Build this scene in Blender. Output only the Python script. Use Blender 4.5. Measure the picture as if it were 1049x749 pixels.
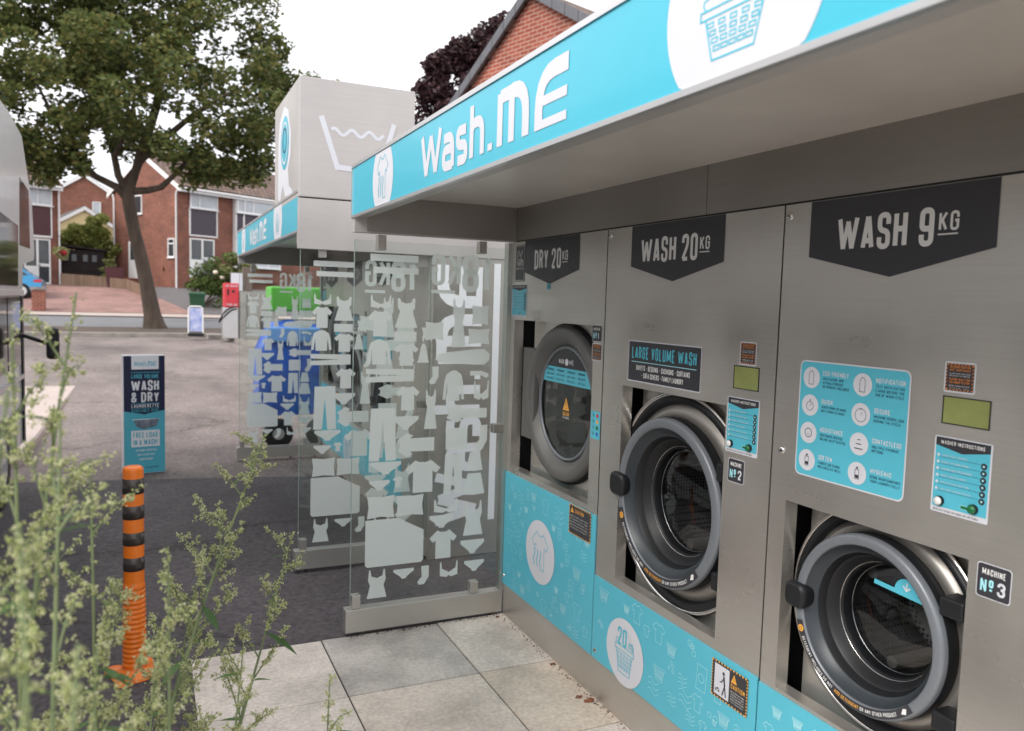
import bpy, math, random
from mathutils import Vector, Matrix
R = math.radians
random.seed(7)
S = bpy.context.scene
for o in list(bpy.data.objects): bpy.data.objects.remove(o)
C = S.collection

# ------------------------------------------------------------------ camera
CAM = Vector((-1.6356, 0.0, 1.6))
CF = Vector((0.41517, 0.90632, -0.07887)); CR = Vector((0.90972, -0.41417, 0.02938)); CU = Vector((0.00603, 0.08395, 0.99645))
FPX = 810.5
cam = bpy.data.cameras.new('camera'); camo = bpy.data.objects.new('camera', cam); C.objects.link(camo)
camo.matrix_world = Matrix(((CR.x, CU.x, -CF.x, CAM.x), (CR.y, CU.y, -CF.y, CAM.y), (CR.z, CU.z, -CF.z, CAM.z), (0, 0, 0, 1)))
cam.sensor_width = 36; cam.lens = FPX/1049*36; cam.clip_start = 0.03; cam.clip_end = 2000
cam.dof.use_dof = True; cam.dof.focus_distance = 2.7; cam.dof.aperture_fstop = 3.8
S.camera = camo
def ray(px, py): return CF + CR*((px-524.5)/FPX) - CU*((py-374.5)/FPX)
def at(px, py, Y):                       # a pixel of the photograph taken to world depth Y
    d = ray(px, py); return CAM + d*((Y-CAM.y)/d.y)

# ------------------------------------------------------------------ world, sun
W = bpy.data.worlds.new('World'); S.world = W; W.use_nodes = True
nt = W.node_tree; nt.nodes.clear()
sky = nt.nodes.new('ShaderNodeTexSky'); sky.sky_type = 'NISHITA'; sky.sun_disc = False
sky.sun_elevation = R(39); sky.sun_rotation = R(-70); sky.dust_density = 4; sky.air_density = 1
mx = nt.nodes.new('ShaderNodeMixRGB'); mx.inputs[0].default_value = 0.9
tc = nt.nodes.new('ShaderNodeTexCoord'); nz = nt.nodes.new('ShaderNodeTexNoise'); nz.inputs['Scale'].default_value = 2.2; nz.inputs['Detail'].default_value = 5
cr = nt.nodes.new('ShaderNodeValToRGB')
cr.color_ramp.elements[0].position = .35; cr.color_ramp.elements[0].color = (0.74, 0.76, 0.80, 1)
cr.color_ramp.elements[1].position = .62; cr.color_ramp.elements[1].color = (1.0, 0.99, 0.99, 1)
ml = nt.nodes.new('ShaderNodeMixRGB'); ml.blend_type = 'MULTIPLY'; ml.inputs[0].default_value = 1; ml.inputs[2].default_value = (10.6, 10.5, 10.6, 1)
bg = nt.nodes.new('ShaderNodeBackground'); bg.inputs[1].default_value = 0.1
wo = nt.nodes.new('ShaderNodeOutputWorld')
L = nt.links.new
L(tc.outputs['Generated'], nz.inputs['Vector']); L(nz.outputs['Fac'], cr.inputs[0]); L(cr.outputs[0], ml.inputs[1])
L(sky.outputs[0], mx.inputs[1]); L(ml.outputs[0], mx.inputs[2]); L(mx.outputs[0], bg.inputs[0]); L(bg.outputs[0], wo.inputs[0])
sun = bpy.data.lights.new('sun', 'SUN'); sun.energy = 1.5; sun.angle = R(30); sun.color = (1, .96, .9)
so = bpy.data.objects.new('sun', sun); C.objects.link(so); so.location = (-10, -4, 20)
so.rotation_euler = Vector((0.72, 0.25, -0.62)).to_track_quat('-Z', 'Y').to_euler()
S.view_settings.view_transform = 'Standard'; S.view_settings.look = 'None'; S.view_settings.gamma = 1
S.view_settings.exposure = 0.9
S.render.engine = 'CYCLES'; S.cycles.max_bounces = 8; S.cycles.transparent_max_bounces = 24
S.render.resolution_x = 1024; S.render.resolution_y = 731

# ------------------------------------------------------------------ materials
def srgb(r, g, b):
    f = lambda c: (c/255/12.92 if c/255 <= .04045 else ((c/255+.055)/1.055)**2.4)
    return (f(r), f(g), f(b))
def newmat(name):
    m = bpy.data.materials.new(name); m.use_nodes = True
    n = m.node_tree.nodes; b = n['Principled BSDF']; return m, m.node_tree, b
def mat(name, col, rough=.6, metal=0, var=.12, scale=6, bump=0, bscale=60, col2=None, spec=None, coat=0, stretch=None, coords='Object', detail=6):
    m, t, b = newmat(name)
    tc = t.nodes.new('ShaderNodeTexCoord'); mp = t.nodes.new('ShaderNodeMapping')
    t.links.new(tc.outputs[coords], mp.inputs[0])
    if stretch: mp.inputs['Scale'].default_value = stretch
    n = t.nodes.new('ShaderNodeTexNoise'); n.inputs['Scale'].default_value = scale; n.inputs['Detail'].default_value = detail; n.inputs['Roughness'].default_value = .62
    t.links.new(mp.outputs[0], n.inputs['Vector'])
    r = t.nodes.new('ShaderNodeValToRGB'); r.color_ramp.elements[0].position = .3; r.color_ramp.elements[1].position = .7
    a = col2 if col2 else tuple(max(0, c*(1-var)) for c in col)
    bcol = col if col2 else tuple(min(1, c*(1+var)) for c in col)
    r.color_ramp.elements[0].color = (*a, 1); r.color_ramp.elements[1].color = (*bcol, 1)
    t.links.new(n.outputs['Fac'], r.inputs[0]); t.links.new(r.outputs[0], b.inputs['Base Color'])
    b.inputs['Roughness'].default_value = rough; b.inputs['Metallic'].default_value = metal
    if spec is not None: b.inputs['Specular IOR Level'].default_value = spec
    if coat: b.inputs['Coat Weight'].default_value = coat; b.inputs['Coat Roughness'].default_value = .08
    if bump:
        n2 = t.nodes.new('ShaderNodeTexNoise'); n2.inputs['Scale'].default_value = bscale; n2.inputs['Detail'].default_value = 4
        t.links.new(mp.outputs[0], n2.inputs['Vector'])
        bp = t.nodes.new('ShaderNodeBump'); bp.inputs['Strength'].default_value = bump; bp.inputs['Distance'].default_value = .01
        t.links.new(n2.outputs['Fac'], bp.inputs['Height']); t.links.new(bp.outputs[0], b.inputs['Normal'])
    return m
def steel(name, col, rough=.36, metal=1.0):
    m, t, b = newmat(name)
    tc = t.nodes.new('ShaderNodeTexCoord'); mp = t.nodes.new('ShaderNodeMapping'); mp.inputs['Scale'].default_value = (3, 3, 260)
    t.links.new(tc.outputs['Object'], mp.inputs[0])
    n = t.nodes.new('ShaderNodeTexNoise'); n.inputs['Scale'].default_value = 1; n.inputs['Detail'].default_value = 3
    t.links.new(mp.outputs[0], n.inputs['Vector'])
    n2 = t.nodes.new('ShaderNodeTexNoise'); n2.inputs['Scale'].default_value = 1.7; n2.inputs['Detail'].default_value = 5; n2.inputs['Roughness'].default_value = .55
    t.links.new(tc.outputs['Object'], n2.inputs['Vector'])
    mr = t.nodes.new('ShaderNodeMapRange'); mr.inputs['From Min'].default_value = .3; mr.inputs['From Max'].default_value = .7; mr.inputs['To Min'].default_value = rough-.13; mr.inputs['To Max'].default_value = rough+.16
    t.links.new(n2.outputs['Fac'], mr.inputs['Value']); t.links.new(mr.outputs[0], b.inputs['Roughness'])
    ad = t.nodes.new('ShaderNodeMath'); ad.operation = 'ADD'
    sc = t.nodes.new('ShaderNodeMath'); sc.operation = 'MULTIPLY'; sc.inputs[1].default_value = .35
    t.links.new(n.outputs['Fac'], sc.inputs[0]); t.links.new(sc.outputs[0], ad.inputs[0]); t.links.new(n2.outputs['Fac'], ad.inputs[1])
    r = t.nodes.new('ShaderNodeValToRGB'); r.color_ramp.elements[0].position = .4; r.color_ramp.elements[1].position = 1.0
    r.color_ramp.elements[0].color = (*[c*.82 for c in col], 1); r.color_ramp.elements[1].color = (*[c*1.12 for c in col], 1)
    t.links.new(ad.outputs[0], r.inputs[0]); t.links.new(r.outputs[0], b.inputs['Base Color'])
    b.inputs['Metallic'].default_value = metal
    return m
def brick(name, c1, c2, mortar, w=.225, h=.075, ms=.012, bumpd=.006, rough=.85, offset=.5):
    m, t, b = newmat(name)
    uv = t.nodes.new('ShaderNodeTexCoord')
    br = t.nodes.new('ShaderNodeTexBrick'); br.inputs['Scale'].default_value = 1
    br.inputs['Brick Width'].default_value = w; br.inputs['Row Height'].default_value = h; br.inputs['Mortar Size'].default_value = ms; br.offset = offset
    br.inputs['Color1'].default_value = (*c1, 1); br.inputs['Color2'].default_value = (*c2, 1); br.inputs['Mortar'].default_value = (*mortar, 1)
    t.links.new(uv.outputs['UV'], br.inputs['Vector'])
    n = t.nodes.new('ShaderNodeTexNoise'); n.inputs['Scale'].default_value = 1.1; n.inputs['Detail'].default_value = 8; t.links.new(uv.outputs['UV'], n.inputs['Vector'])
    mm = t.nodes.new('ShaderNodeMixRGB'); mm.blend_type = 'MULTIPLY'; mm.inputs[0].default_value = .55
    rp = t.nodes.new('ShaderNodeValToRGB'); rp.color_ramp.elements[0].position = .3; rp.color_ramp.elements[0].color = (.55, .55, .55, 1); rp.color_ramp.elements[1].position = .7; rp.color_ramp.elements[1].color = (1.25, 1.2, 1.2, 1)
    t.links.new(n.outputs['Fac'], rp.inputs[0]); t.links.new(br.outputs['Color'], mm.inputs[1]); t.links.new(rp.outputs[0], mm.inputs[2])
    t.links.new(mm.outputs[0], b.inputs['Base Color']); b.inputs['Roughness'].default_value = rough
    bp = t.nodes.new('ShaderNodeBump'); bp.invert = True; bp.inputs['Distance'].default_value = bumpd; bp.inputs['Strength'].default_value = .7
    t.links.new(br.outputs['Fac'], bp.inputs['Height']); t.links.new(bp.outputs[0], b.inputs['Normal'])
    return m
def thin_glass(name, tint=(.93, .97, .955), ior=1.5, extra=0.0, rough=.0):
    m = bpy.data.materials.new(name); m.use_nodes = True; t = m.node_tree; t.nodes.clear()
    tr = t.nodes.new('ShaderNodeBsdfTransparent'); tr.inputs[0].default_value = (*tint, 1)
    gl = t.nodes.new('ShaderNodeBsdfGlossy'); gl.inputs['Roughness'].default_value = rough
    lw = t.nodes.new('ShaderNodeLayerWeight'); lw.inputs[0].default_value = .5
    pw = t.nodes.new('ShaderNodeMath'); pw.operation = 'POWER'; pw.inputs[1].default_value = 4.5; t.links.new(lw.outputs['Facing'], pw.inputs[0])
    f0 = ((ior-1)/(ior+1))**2; fr = t.nodes.new('ShaderNodeMath'); fr.operation = 'MULTIPLY_ADD'; fr.inputs[1].default_value = 1-f0; fr.inputs[2].default_value = f0; t.links.new(pw.outputs[0], fr.inputs[0])
    ad = t.nodes.new('ShaderNodeMath'); ad.operation = 'ADD'; ad.inputs[1].default_value = extra; ad.use_clamp = True
    mx = t.nodes.new('ShaderNodeMixShader'); out = t.nodes.new('ShaderNodeOutputMaterial')
    t.links.new(fr.outputs[0], ad.inputs[0]); t.links.new(ad.outputs[0], mx.inputs[0]); t.links.new(tr.outputs[0], mx.inputs[1]); t.links.new(gl.outputs[0], mx.inputs[2]); t.links.new(mx.outputs[0], out.inputs[0])
    return m
def foliage(name, cols, trans=.25, rough=.6):
    m, t, b = newmat(name)
    g = t.nodes.new('ShaderNodeNewGeometry'); r = t.nodes.new('ShaderNodeValToRGB')
    r.color_ramp.elements[0].color = (*cols[0], 1); r.color_ramp.elements[1].color = (*cols[-1], 1)
    for i, c in enumerate(cols[1:-1]):
        e = r.color_ramp.elements.new((i+1)/(len(cols)-1)); e.color = (*c, 1)
    t.links.new(g.outputs['Random Per Island'], r.inputs[0]); t.links.new(r.outputs[0], b.inputs['Base Color'])
    b.inputs['Roughness'].default_value = rough; b.inputs['Specular IOR Level'].default_value = .3
    tl = t.nodes.new('ShaderNodeBsdfTranslucent'); t.links.new(r.outputs[0], tl.inputs[0])
    mx = t.nodes.new('ShaderNodeMixShader'); mx.inputs[0].default_value = trans
    out = t.nodes['Material Output']; t.links.new(b.outputs[0], mx.inputs[1]); t.links.new(tl.outputs[0], mx.inputs[2]); t.links.new(mx.outputs[0], out.inputs[0])
    return m
M = {}
M['steel'] = steel('brushed_steel', (.57, .545, .505), .36, .72)
M['steel_light'] = steel('painted_steel_grey', (.50, .475, .46), .45, .3)
M['steel_dark_shade'] = steel('dark_and_shaded_steel', (.36, .34, .315), .42, .7)  # dark steel; also puts the shade under the soffit into the header colour
M['soffit'] = mat('soffit_metal', (.74, .70, .655), .33, .25, var=.12, scale=1.3, detail=9)
M['alu'] = mat('aluminium_trim', (.62, .62, .62), .3, .8, var=.04)
M['chrome'] = mat('chrome', (.68, .66, .64), .2, 1, var=.02)
M['gap'] = mat('shadow_gap_black', (.012, .012, .012), .6)
M['rubber'] = mat('black_plastic', (.013, .014, .016), .45, var=.1, spec=.35)
M['ring'] = mat('grey_moulded_ring', (.17, .185, .205), .34, .15, var=.05, scale=4)
M['bowl'] = mat('dark_grey_bowl', (.034, .042, .050), .35, var=.05, spec=.4)
M['dryring'] = mat('dryer_ring_grey', (.15, .147, .142), .5, .3, var=.06)
M['turq'] = mat('turquoise_vinyl', srgb(58, 182, 206), .35, var=.03, scale=2, coat=.2)
M['turqp'] = mat('turquoise_panel_vinyl', srgb(86, 184, 205), .38, var=.05, scale=3)
M['turql'] = mat('pale_turquoise_ink', srgb(165, 224, 233), .4, var=.02)
M['white'] = mat('white_vinyl', (.64, .65, .70), .4, var=.02)
M['whiteb'] = mat('white_vinyl_shade_lift', (.86, .86, .90), .4, var=.02)  # brighter copy of the white vinyl, colour raised to offset shade
M['dark'] = mat('charcoal_vinyl', (.035, .035, .042), .45, var=.08)
M['navy'] = mat('navy_print', srgb(22, 28, 66), .5, var=.05)
M['ltext'] = mat('pale_grey_print', (.74, .74, .73), .5, var=.03)
M['orange'] = mat('orange_ink', srgb(225, 140, 60), .5, var=.05)
M['amber'] = mat('amber_ink', srgb(235, 170, 70), .5, var=.05)
M['lcd'] = mat('lcd_green', srgb(140, 148, 92), .12, var=.08, scale=20)
M['btn'] = mat('green_button', srgb(25, 110, 60), .25)
M['frost'] = mat('frosted_vinyl', srgb(203, 214, 208), .65, var=.02)
def frost(name, col):
    m, t, b = newmat(name); b.inputs['Base Color'].default_value = (*col, 1); b.inputs['Roughness'].default_value = .6
    tl = t.nodes.new('ShaderNodeBsdfTranslucent'); tl.inputs[0].default_value = (*col, 1); mx = t.nodes.new('ShaderNodeMixShader'); mx.inputs[0].default_value = .45
    tp = t.nodes.new('ShaderNodeBsdfTransparent'); m2 = t.nodes.new('ShaderNodeMixShader'); m2.inputs[0].default_value = .06
    t.links.new(b.outputs[0], mx.inputs[1]); t.links.new(tl.outputs[0], mx.inputs[2]); t.links.new(mx.outputs[0], m2.inputs[1]); t.links.new(tp.outputs[0], m2.inputs[2]); t.links.new(m2.outputs[0], t.nodes['Material Output'].inputs['Surface']); return m
M['frost'] = frost('frosted_vinyl_film', (.84, .89, .86))
M['frosty'] = mat('frosted_vinyl_warm', srgb(186, 188, 176), .65, var=.02)
M['glass'] = thin_glass('screen_glass', (.95, .975, .965), 1.45, .0)
M['doorglass'] = thin_glass('door_glass', (.62, .64, .66), 1.5, .02, .02)
M['dryglass'] = thin_glass('dryer_glass', (.55, .58, .60), 1.5, .03, .03)
M['glassedge'] = mat('glass_edge', srgb(150, 170, 165), .2)
M['postglass'] = mat('pale_steel_post', (.42, .44, .41), .35, .75, var=.05)
M['window'] = mat('window_glass', (.06, .068, .075), .06, 0, var=.5, scale=.6, spec=.45)
M['curtain'] = mat('net_curtain', (.42, .46, .50), .35, var=.2, scale=1.2, coat=.7)
M['upvc'] = mat('white_upvc', (.78, .78, .78), .4, var=.03)
M['infill'] = mat('purple_infill_panel', srgb(62, 52, 66), .45, var=.08)
M['infillr'] = mat('maroon_infill_panel', srgb(72, 30, 36), .45, var=.08)
M['brick'] = brick('red_brick', srgb(142, 82, 64), srgb(108, 60, 48), srgb(138, 108, 94))
M['brick2'] = brick('orange_brick', srgb(150, 78, 60), srgb(128, 60, 46), srgb(165, 130, 116), .225, .075, .012)
M['roof'] = brick('brown_roof_tile', srgb(128, 106, 94), srgb(104, 84, 74), srgb(52, 42, 38), .3, .33, .03, .04)
M['slate'] = brick('grey_slate', srgb(92, 86, 86), srgb(78, 74, 76), srgb(45, 42, 42), .3, .25, .02, .02)
M['verge'] = mat('grey_verge_tile', srgb(88, 90, 96), .6, var=.12)
M['render'] = mat('cream_render', srgb(214, 196, 150), .9, var=.05)
M['soil'] = mat('soil', srgb(86, 74, 66), .95, var=.35, scale=9, bump=.6, bscale=30)
M['asphalt_new'] = mat('fresh_asphalt', (.10, .093, .098), .72, var=.30, scale=1.1, bump=.55, bscale=210, detail=10)
M['road'] = mat('road_asphalt', (.17, .172, .182), .85, var=.1, scale=1.2)
M['kerb'] = mat('concrete_kerb', (.26, .235, .215), .9, var=.3, scale=3, bump=.3, bscale=40)
M['pink'] = brick('pink_block_paving', srgb(158, 124, 116), srgb(142, 110, 103), srgb(130, 105, 98), .2, .1, .008, .003)
M['drive'] = mat('grey_driveway', srgb(102, 98, 99), .9, var=.12, scale=1)
M['pave'] = mat('pale_concrete', srgb(178, 165, 158), .9, var=.08, scale=2, bump=.15)
M['bark'] = mat('bark', srgb(78, 67, 58), .95, var=.35, scale=5, bump=1, bscale=14, stretch=(1, 1, .3))
M['leaf'] = foliage('tree_leaves', [(.045, .07, .024), (.09, .125, .034), (.14, .168, .048), (.22, .195, .065), (.10, .145, .048)], .35)
M['purple'] = foliage('copper_leaves', [(.02, .008, .012), (.05, .022, .028), (.09, .045, .045)], .12)
M['bush'] = foliage('bush_leaves', [(.03, .05, .015), (.09, .14, .035), (.2, .26, .07)])
M['bushy'] = foliage('yellow_green_leaves', [(.14, .18, .05), (.26, .30, .08), (.42, .44, .14)], .4)
M['bushl'] = foliage('pale_bush_leaves', [(.12, .16, .05), (.25, .28, .1), (.4, .38, .2)])
M['bud'] = foliage('weed_buds', [(.34, .40, .13), (.50, .54, .23), (.64, .65, .36), (.72, .70, .48)], .3)
M['weedstem'] = mat('weed_stem', (.16, .2, .09), .7, var=.3)
M['weedleaf'] = foliage('weed_leaves', [(.06, .12, .04), (.12, .2, .07)], .3)
M['orangep'] = mat('orange_plastic', srgb(232, 118, 26), .35, var=.08, scale=9)
M['band'] = mat('dark_reflective_band', (.055, .045, .04), .3, var=.15, metal=.2)
M['van'] = mat('van_paint', (.62, .61, .60), .22, 0, var=.03, coat=.4)
M['vandark'] = mat('dark_glass_brown_reflection', (.085, .07, .062), .05, .5, var=.2, spec=1)  # dark glass with the brown of reflected trees and brick put into its colour
M['red'] = mat('red_paint', srgb(196, 52, 62), .4, var=.08)
M['green'] = mat('green_bin_plastic', srgb(40, 84, 56), .5)
M['lime'] = mat('lime_green_paint', srgb(92, 178, 66), .4, var=.08)
M['blue'] = mat('blue_plastic', srgb(52, 98, 196), .3, var=.35, scale=5, bump=.5, bscale=9)
M['blue2'] = mat('light_blue_sheet', srgb(120, 170, 245), .35, var=.2, scale=5, bump=.4, bscale=9)
M['carblue'] = mat('blue_car_paint', srgb(40, 150, 205), .2, .2, coat=.8)
M['shed'] = brick('dark_boards', srgb(46, 36, 36), srgb(38, 30, 30), srgb(18, 14, 14), 4, .12, .01, .01)
M['wood'] = brick('weathered_boards', srgb(142, 118, 98), srgb(120, 98, 82), srgb(70, 56, 48), .12, 3, .01, .01)
M['post'] = mat('weathered_post', srgb(112, 98, 90), .8, var=.25, stretch=(6, 6, 1))
M['ad'] = mat('blue_pink_poster', srgb(96, 132, 205), .4, col2=srgb(222, 222, 238), scale=5)
M['photo'] = mat('printed_photo_grey', srgb(60, 66, 84), .5, col2=srgb(150, 160, 175), scale=14)
M['dryleaf'] = mat('dead_leaf', srgb(130, 82, 58), .8, var=.3)
M['flower'] = mat('cream_flower', srgb(226, 214, 196), .8)
M['flowerr'] = mat('red_flower', srgb(170, 40, 52), .8)
M['lightglass'] = mat('lamp_lens', (.7, .7, .7), .1)
# old car-park surface, patched and stained
def old_asphalt(nm='worn_asphalt', ca=srgb(94, 87, 85), cb=srgb(140, 130, 127), sc=.35):
    m, t, b = newmat(nm)
    tc = t.nodes.new('ShaderNodeTexCoord')
    def noise(s, d, st=(1, 1, 1)):
        mp = t.nodes.new('ShaderNodeMapping'); mp.inputs['Scale'].default_value = st
        n = t.nodes.new('ShaderNodeTexNoise'); n.inputs['Scale'].default_value = s; n.inputs['Detail'].default_value = d; n.inputs['Roughness'].default_value = .7
        t.links.new(tc.outputs['Object'], mp.inputs[0]); t.links.new(mp.outputs[0], n.inputs['Vector']); return n
    a = noise(sc, 8, (1, .6, 1)); r = t.nodes.new('ShaderNodeValToRGB')
    e = r.color_ramp.elements; e[0].position = .36; e[0].color = (*ca, 1); e[1].position = .62; e[1].color = (*cb, 1)
    t.links.new(a.outputs['Fac'], r.inputs[0])
    g = noise(30, 8); r2 = t.nodes.new('ShaderNodeValToRGB'); e = r2.color_ramp.elements; e[0].position = .3; e[0].color = (.45, .45, .45, 1); e[1].position = .72; e[1].color = (1.55, 1.52, 1.48, 1)
    t.links.new(g.outputs['Fac'], r2.inputs[0])
    mm = t.nodes.new('ShaderNodeMixRGB'); mm.blend_type = 'MULTIPLY'; mm.inputs[0].default_value = 1
    t.links.new(r.outputs[0], mm.inputs[1]); t.links.new(r2.outputs[0], mm.inputs[2])
    v = t.nodes.new('ShaderNodeTexVoronoi'); v.feature = 'DISTANCE_TO_EDGE'; v.inputs['Scale'].default_value = .28
    wn = noise(1.5, 5); vm = t.nodes.new('ShaderNodeVectorMath'); vm.operation = 'ADD'; t.links.new(tc.outputs['Object'], vm.inputs[0]); t.links.new(wn.outputs['Color'], vm.inputs[1]); t.links.new(vm.outputs[0], v.inputs['Vector'])
    r3 = t.nodes.new('ShaderNodeValToRGB'); e = r3.color_ramp.elements; e[0].position = 0; e[0].color = (.4, .38, .36, 1); e[1].position = .01; e[1].color = (1, 1, 1, 1)
    t.links.new(v.outputs[0], r3.inputs[0])
    m2 = t.nodes.new('ShaderNodeMixRGB'); m2.blend_type = 'MULTIPLY'; m2.inputs[0].default_value = .8
    t.links.new(mm.outputs[0], m2.inputs[1]); t.links.new(r3.outputs[0], m2.inputs[2])
    t.links.new(m2.outputs[0], b.inputs['Base Color']); b.inputs['Roughness'].default_value = .9
    bp = t.nodes.new('ShaderNodeBump'); bp.inputs['Strength'].default_value = .5; bp.inputs['Distance'].default_value = .01
    t.links.new(g.outputs['Fac'], bp.inputs['Height']); t.links.new(bp.outputs[0], b.inputs['Normal'])
    return m
M['asphalt_old'] = old_asphalt()
M['asphalt_new'] = old_asphalt('fresh_asphalt', srgb(66, 62, 65), srgb(92, 87, 90), .9)
def slabmat(name, c, wet=0):
    m, t, b = newmat(name)
    tc = t.nodes.new('ShaderNodeTexCoord')
    n = t.nodes.new('ShaderNodeTexNoise'); n.inputs['Scale'].default_value = 2.6; n.inputs['Detail'].default_value = 9; n.inputs['Roughness'].default_value = .68
    n2 = t.nodes.new('ShaderNodeTexNoise'); n2.inputs['Scale'].default_value = 60; n2.inputs['Detail'].default_value = 5
    t.links.new(tc.outputs['Object'], n.inputs['Vector']); t.links.new(tc.outputs['Object'], n2.inputs['Vector'])
    r = t.nodes.new('ShaderNodeValToRGB'); e = r.color_ramp.elements
    e[0].position = .34; e[0].color = (*[x*(.6 if wet else .72) for x in c], 1); e[1].position = .6; e[1].color = (*[x*1.06 for x in c], 1)
    t.links.new(n.outputs['Fac'], r.inputs[0])
    r2 = t.nodes.new('ShaderNodeValToRGB'); e = r2.color_ramp.elements; e[0].position = .3; e[0].color = (.82, .82, .82, 1); e[1].position = .7; e[1].color = (1.1, 1.1, 1.1, 1)
    t.links.new(n2.outputs['Fac'], r2.inputs[0])
    mm = t.nodes.new('ShaderNodeMixRGB'); mm.blend_type = 'MULTIPLY'; mm.inputs[0].default_value = 1
    t.links.new(r.outputs[0], mm.inputs[1]); t.links.new(r2.outputs[0], mm.inputs[2]); t.links.new(mm.outputs[0], b.inputs['Base Color'])
    b.inputs['Roughness'].default_value = .5 if wet else .85
    bp = t.nodes.new('ShaderNodeBump'); bp.inputs['Strength'].default_value = .25; bp.inputs['Distance'].default_value = .004
    t.links.new(n2.outputs['Fac'], bp.inputs['Height']); t.links.new(bp.outputs[0], b.inputs['Normal'])
    return m
M['slab1'] = slabmat('slab_buff', (.76, .665, .57)); M['slab2'] = slabmat('slab_tan', (.72, .61, .50)); M['slab3'] = slabmat('slab_pale', (.78, .70, .62)); M['slabw'] = slabmat('slab_damp', (.64, .585, .53), 1)
def drum_mat():
    m, t, b = newmat('perforated_drum')
    tc = t.nodes.new('ShaderNodeTexCoord'); v = t.nodes.new('ShaderNodeTexVoronoi'); v.inputs['Scale'].default_value = 75; v.inputs['Randomness'].default_value = 0.15
    t.links.new(tc.outputs['Object'], v.inputs['Vector'])
    r = t.nodes.new('ShaderNodeValToRGB'); r.color_ramp.elements[0].position = .3; r.color_ramp.elements[0].color = (.01, .01, .01, 1); r.color_ramp.elements[1].position = .42; r.color_ramp.elements[1].color = (.17, .165, .16, 1)
    t.links.new(v.outputs['Distance'], r.inputs[0]); t.links.new(r.outputs[0], b.inputs['Base Color']); b.inputs['Metallic'].default_value = .7; b.inputs['Roughness'].default_value = .35
    return m
M['drum'] = drum_mat()

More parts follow.
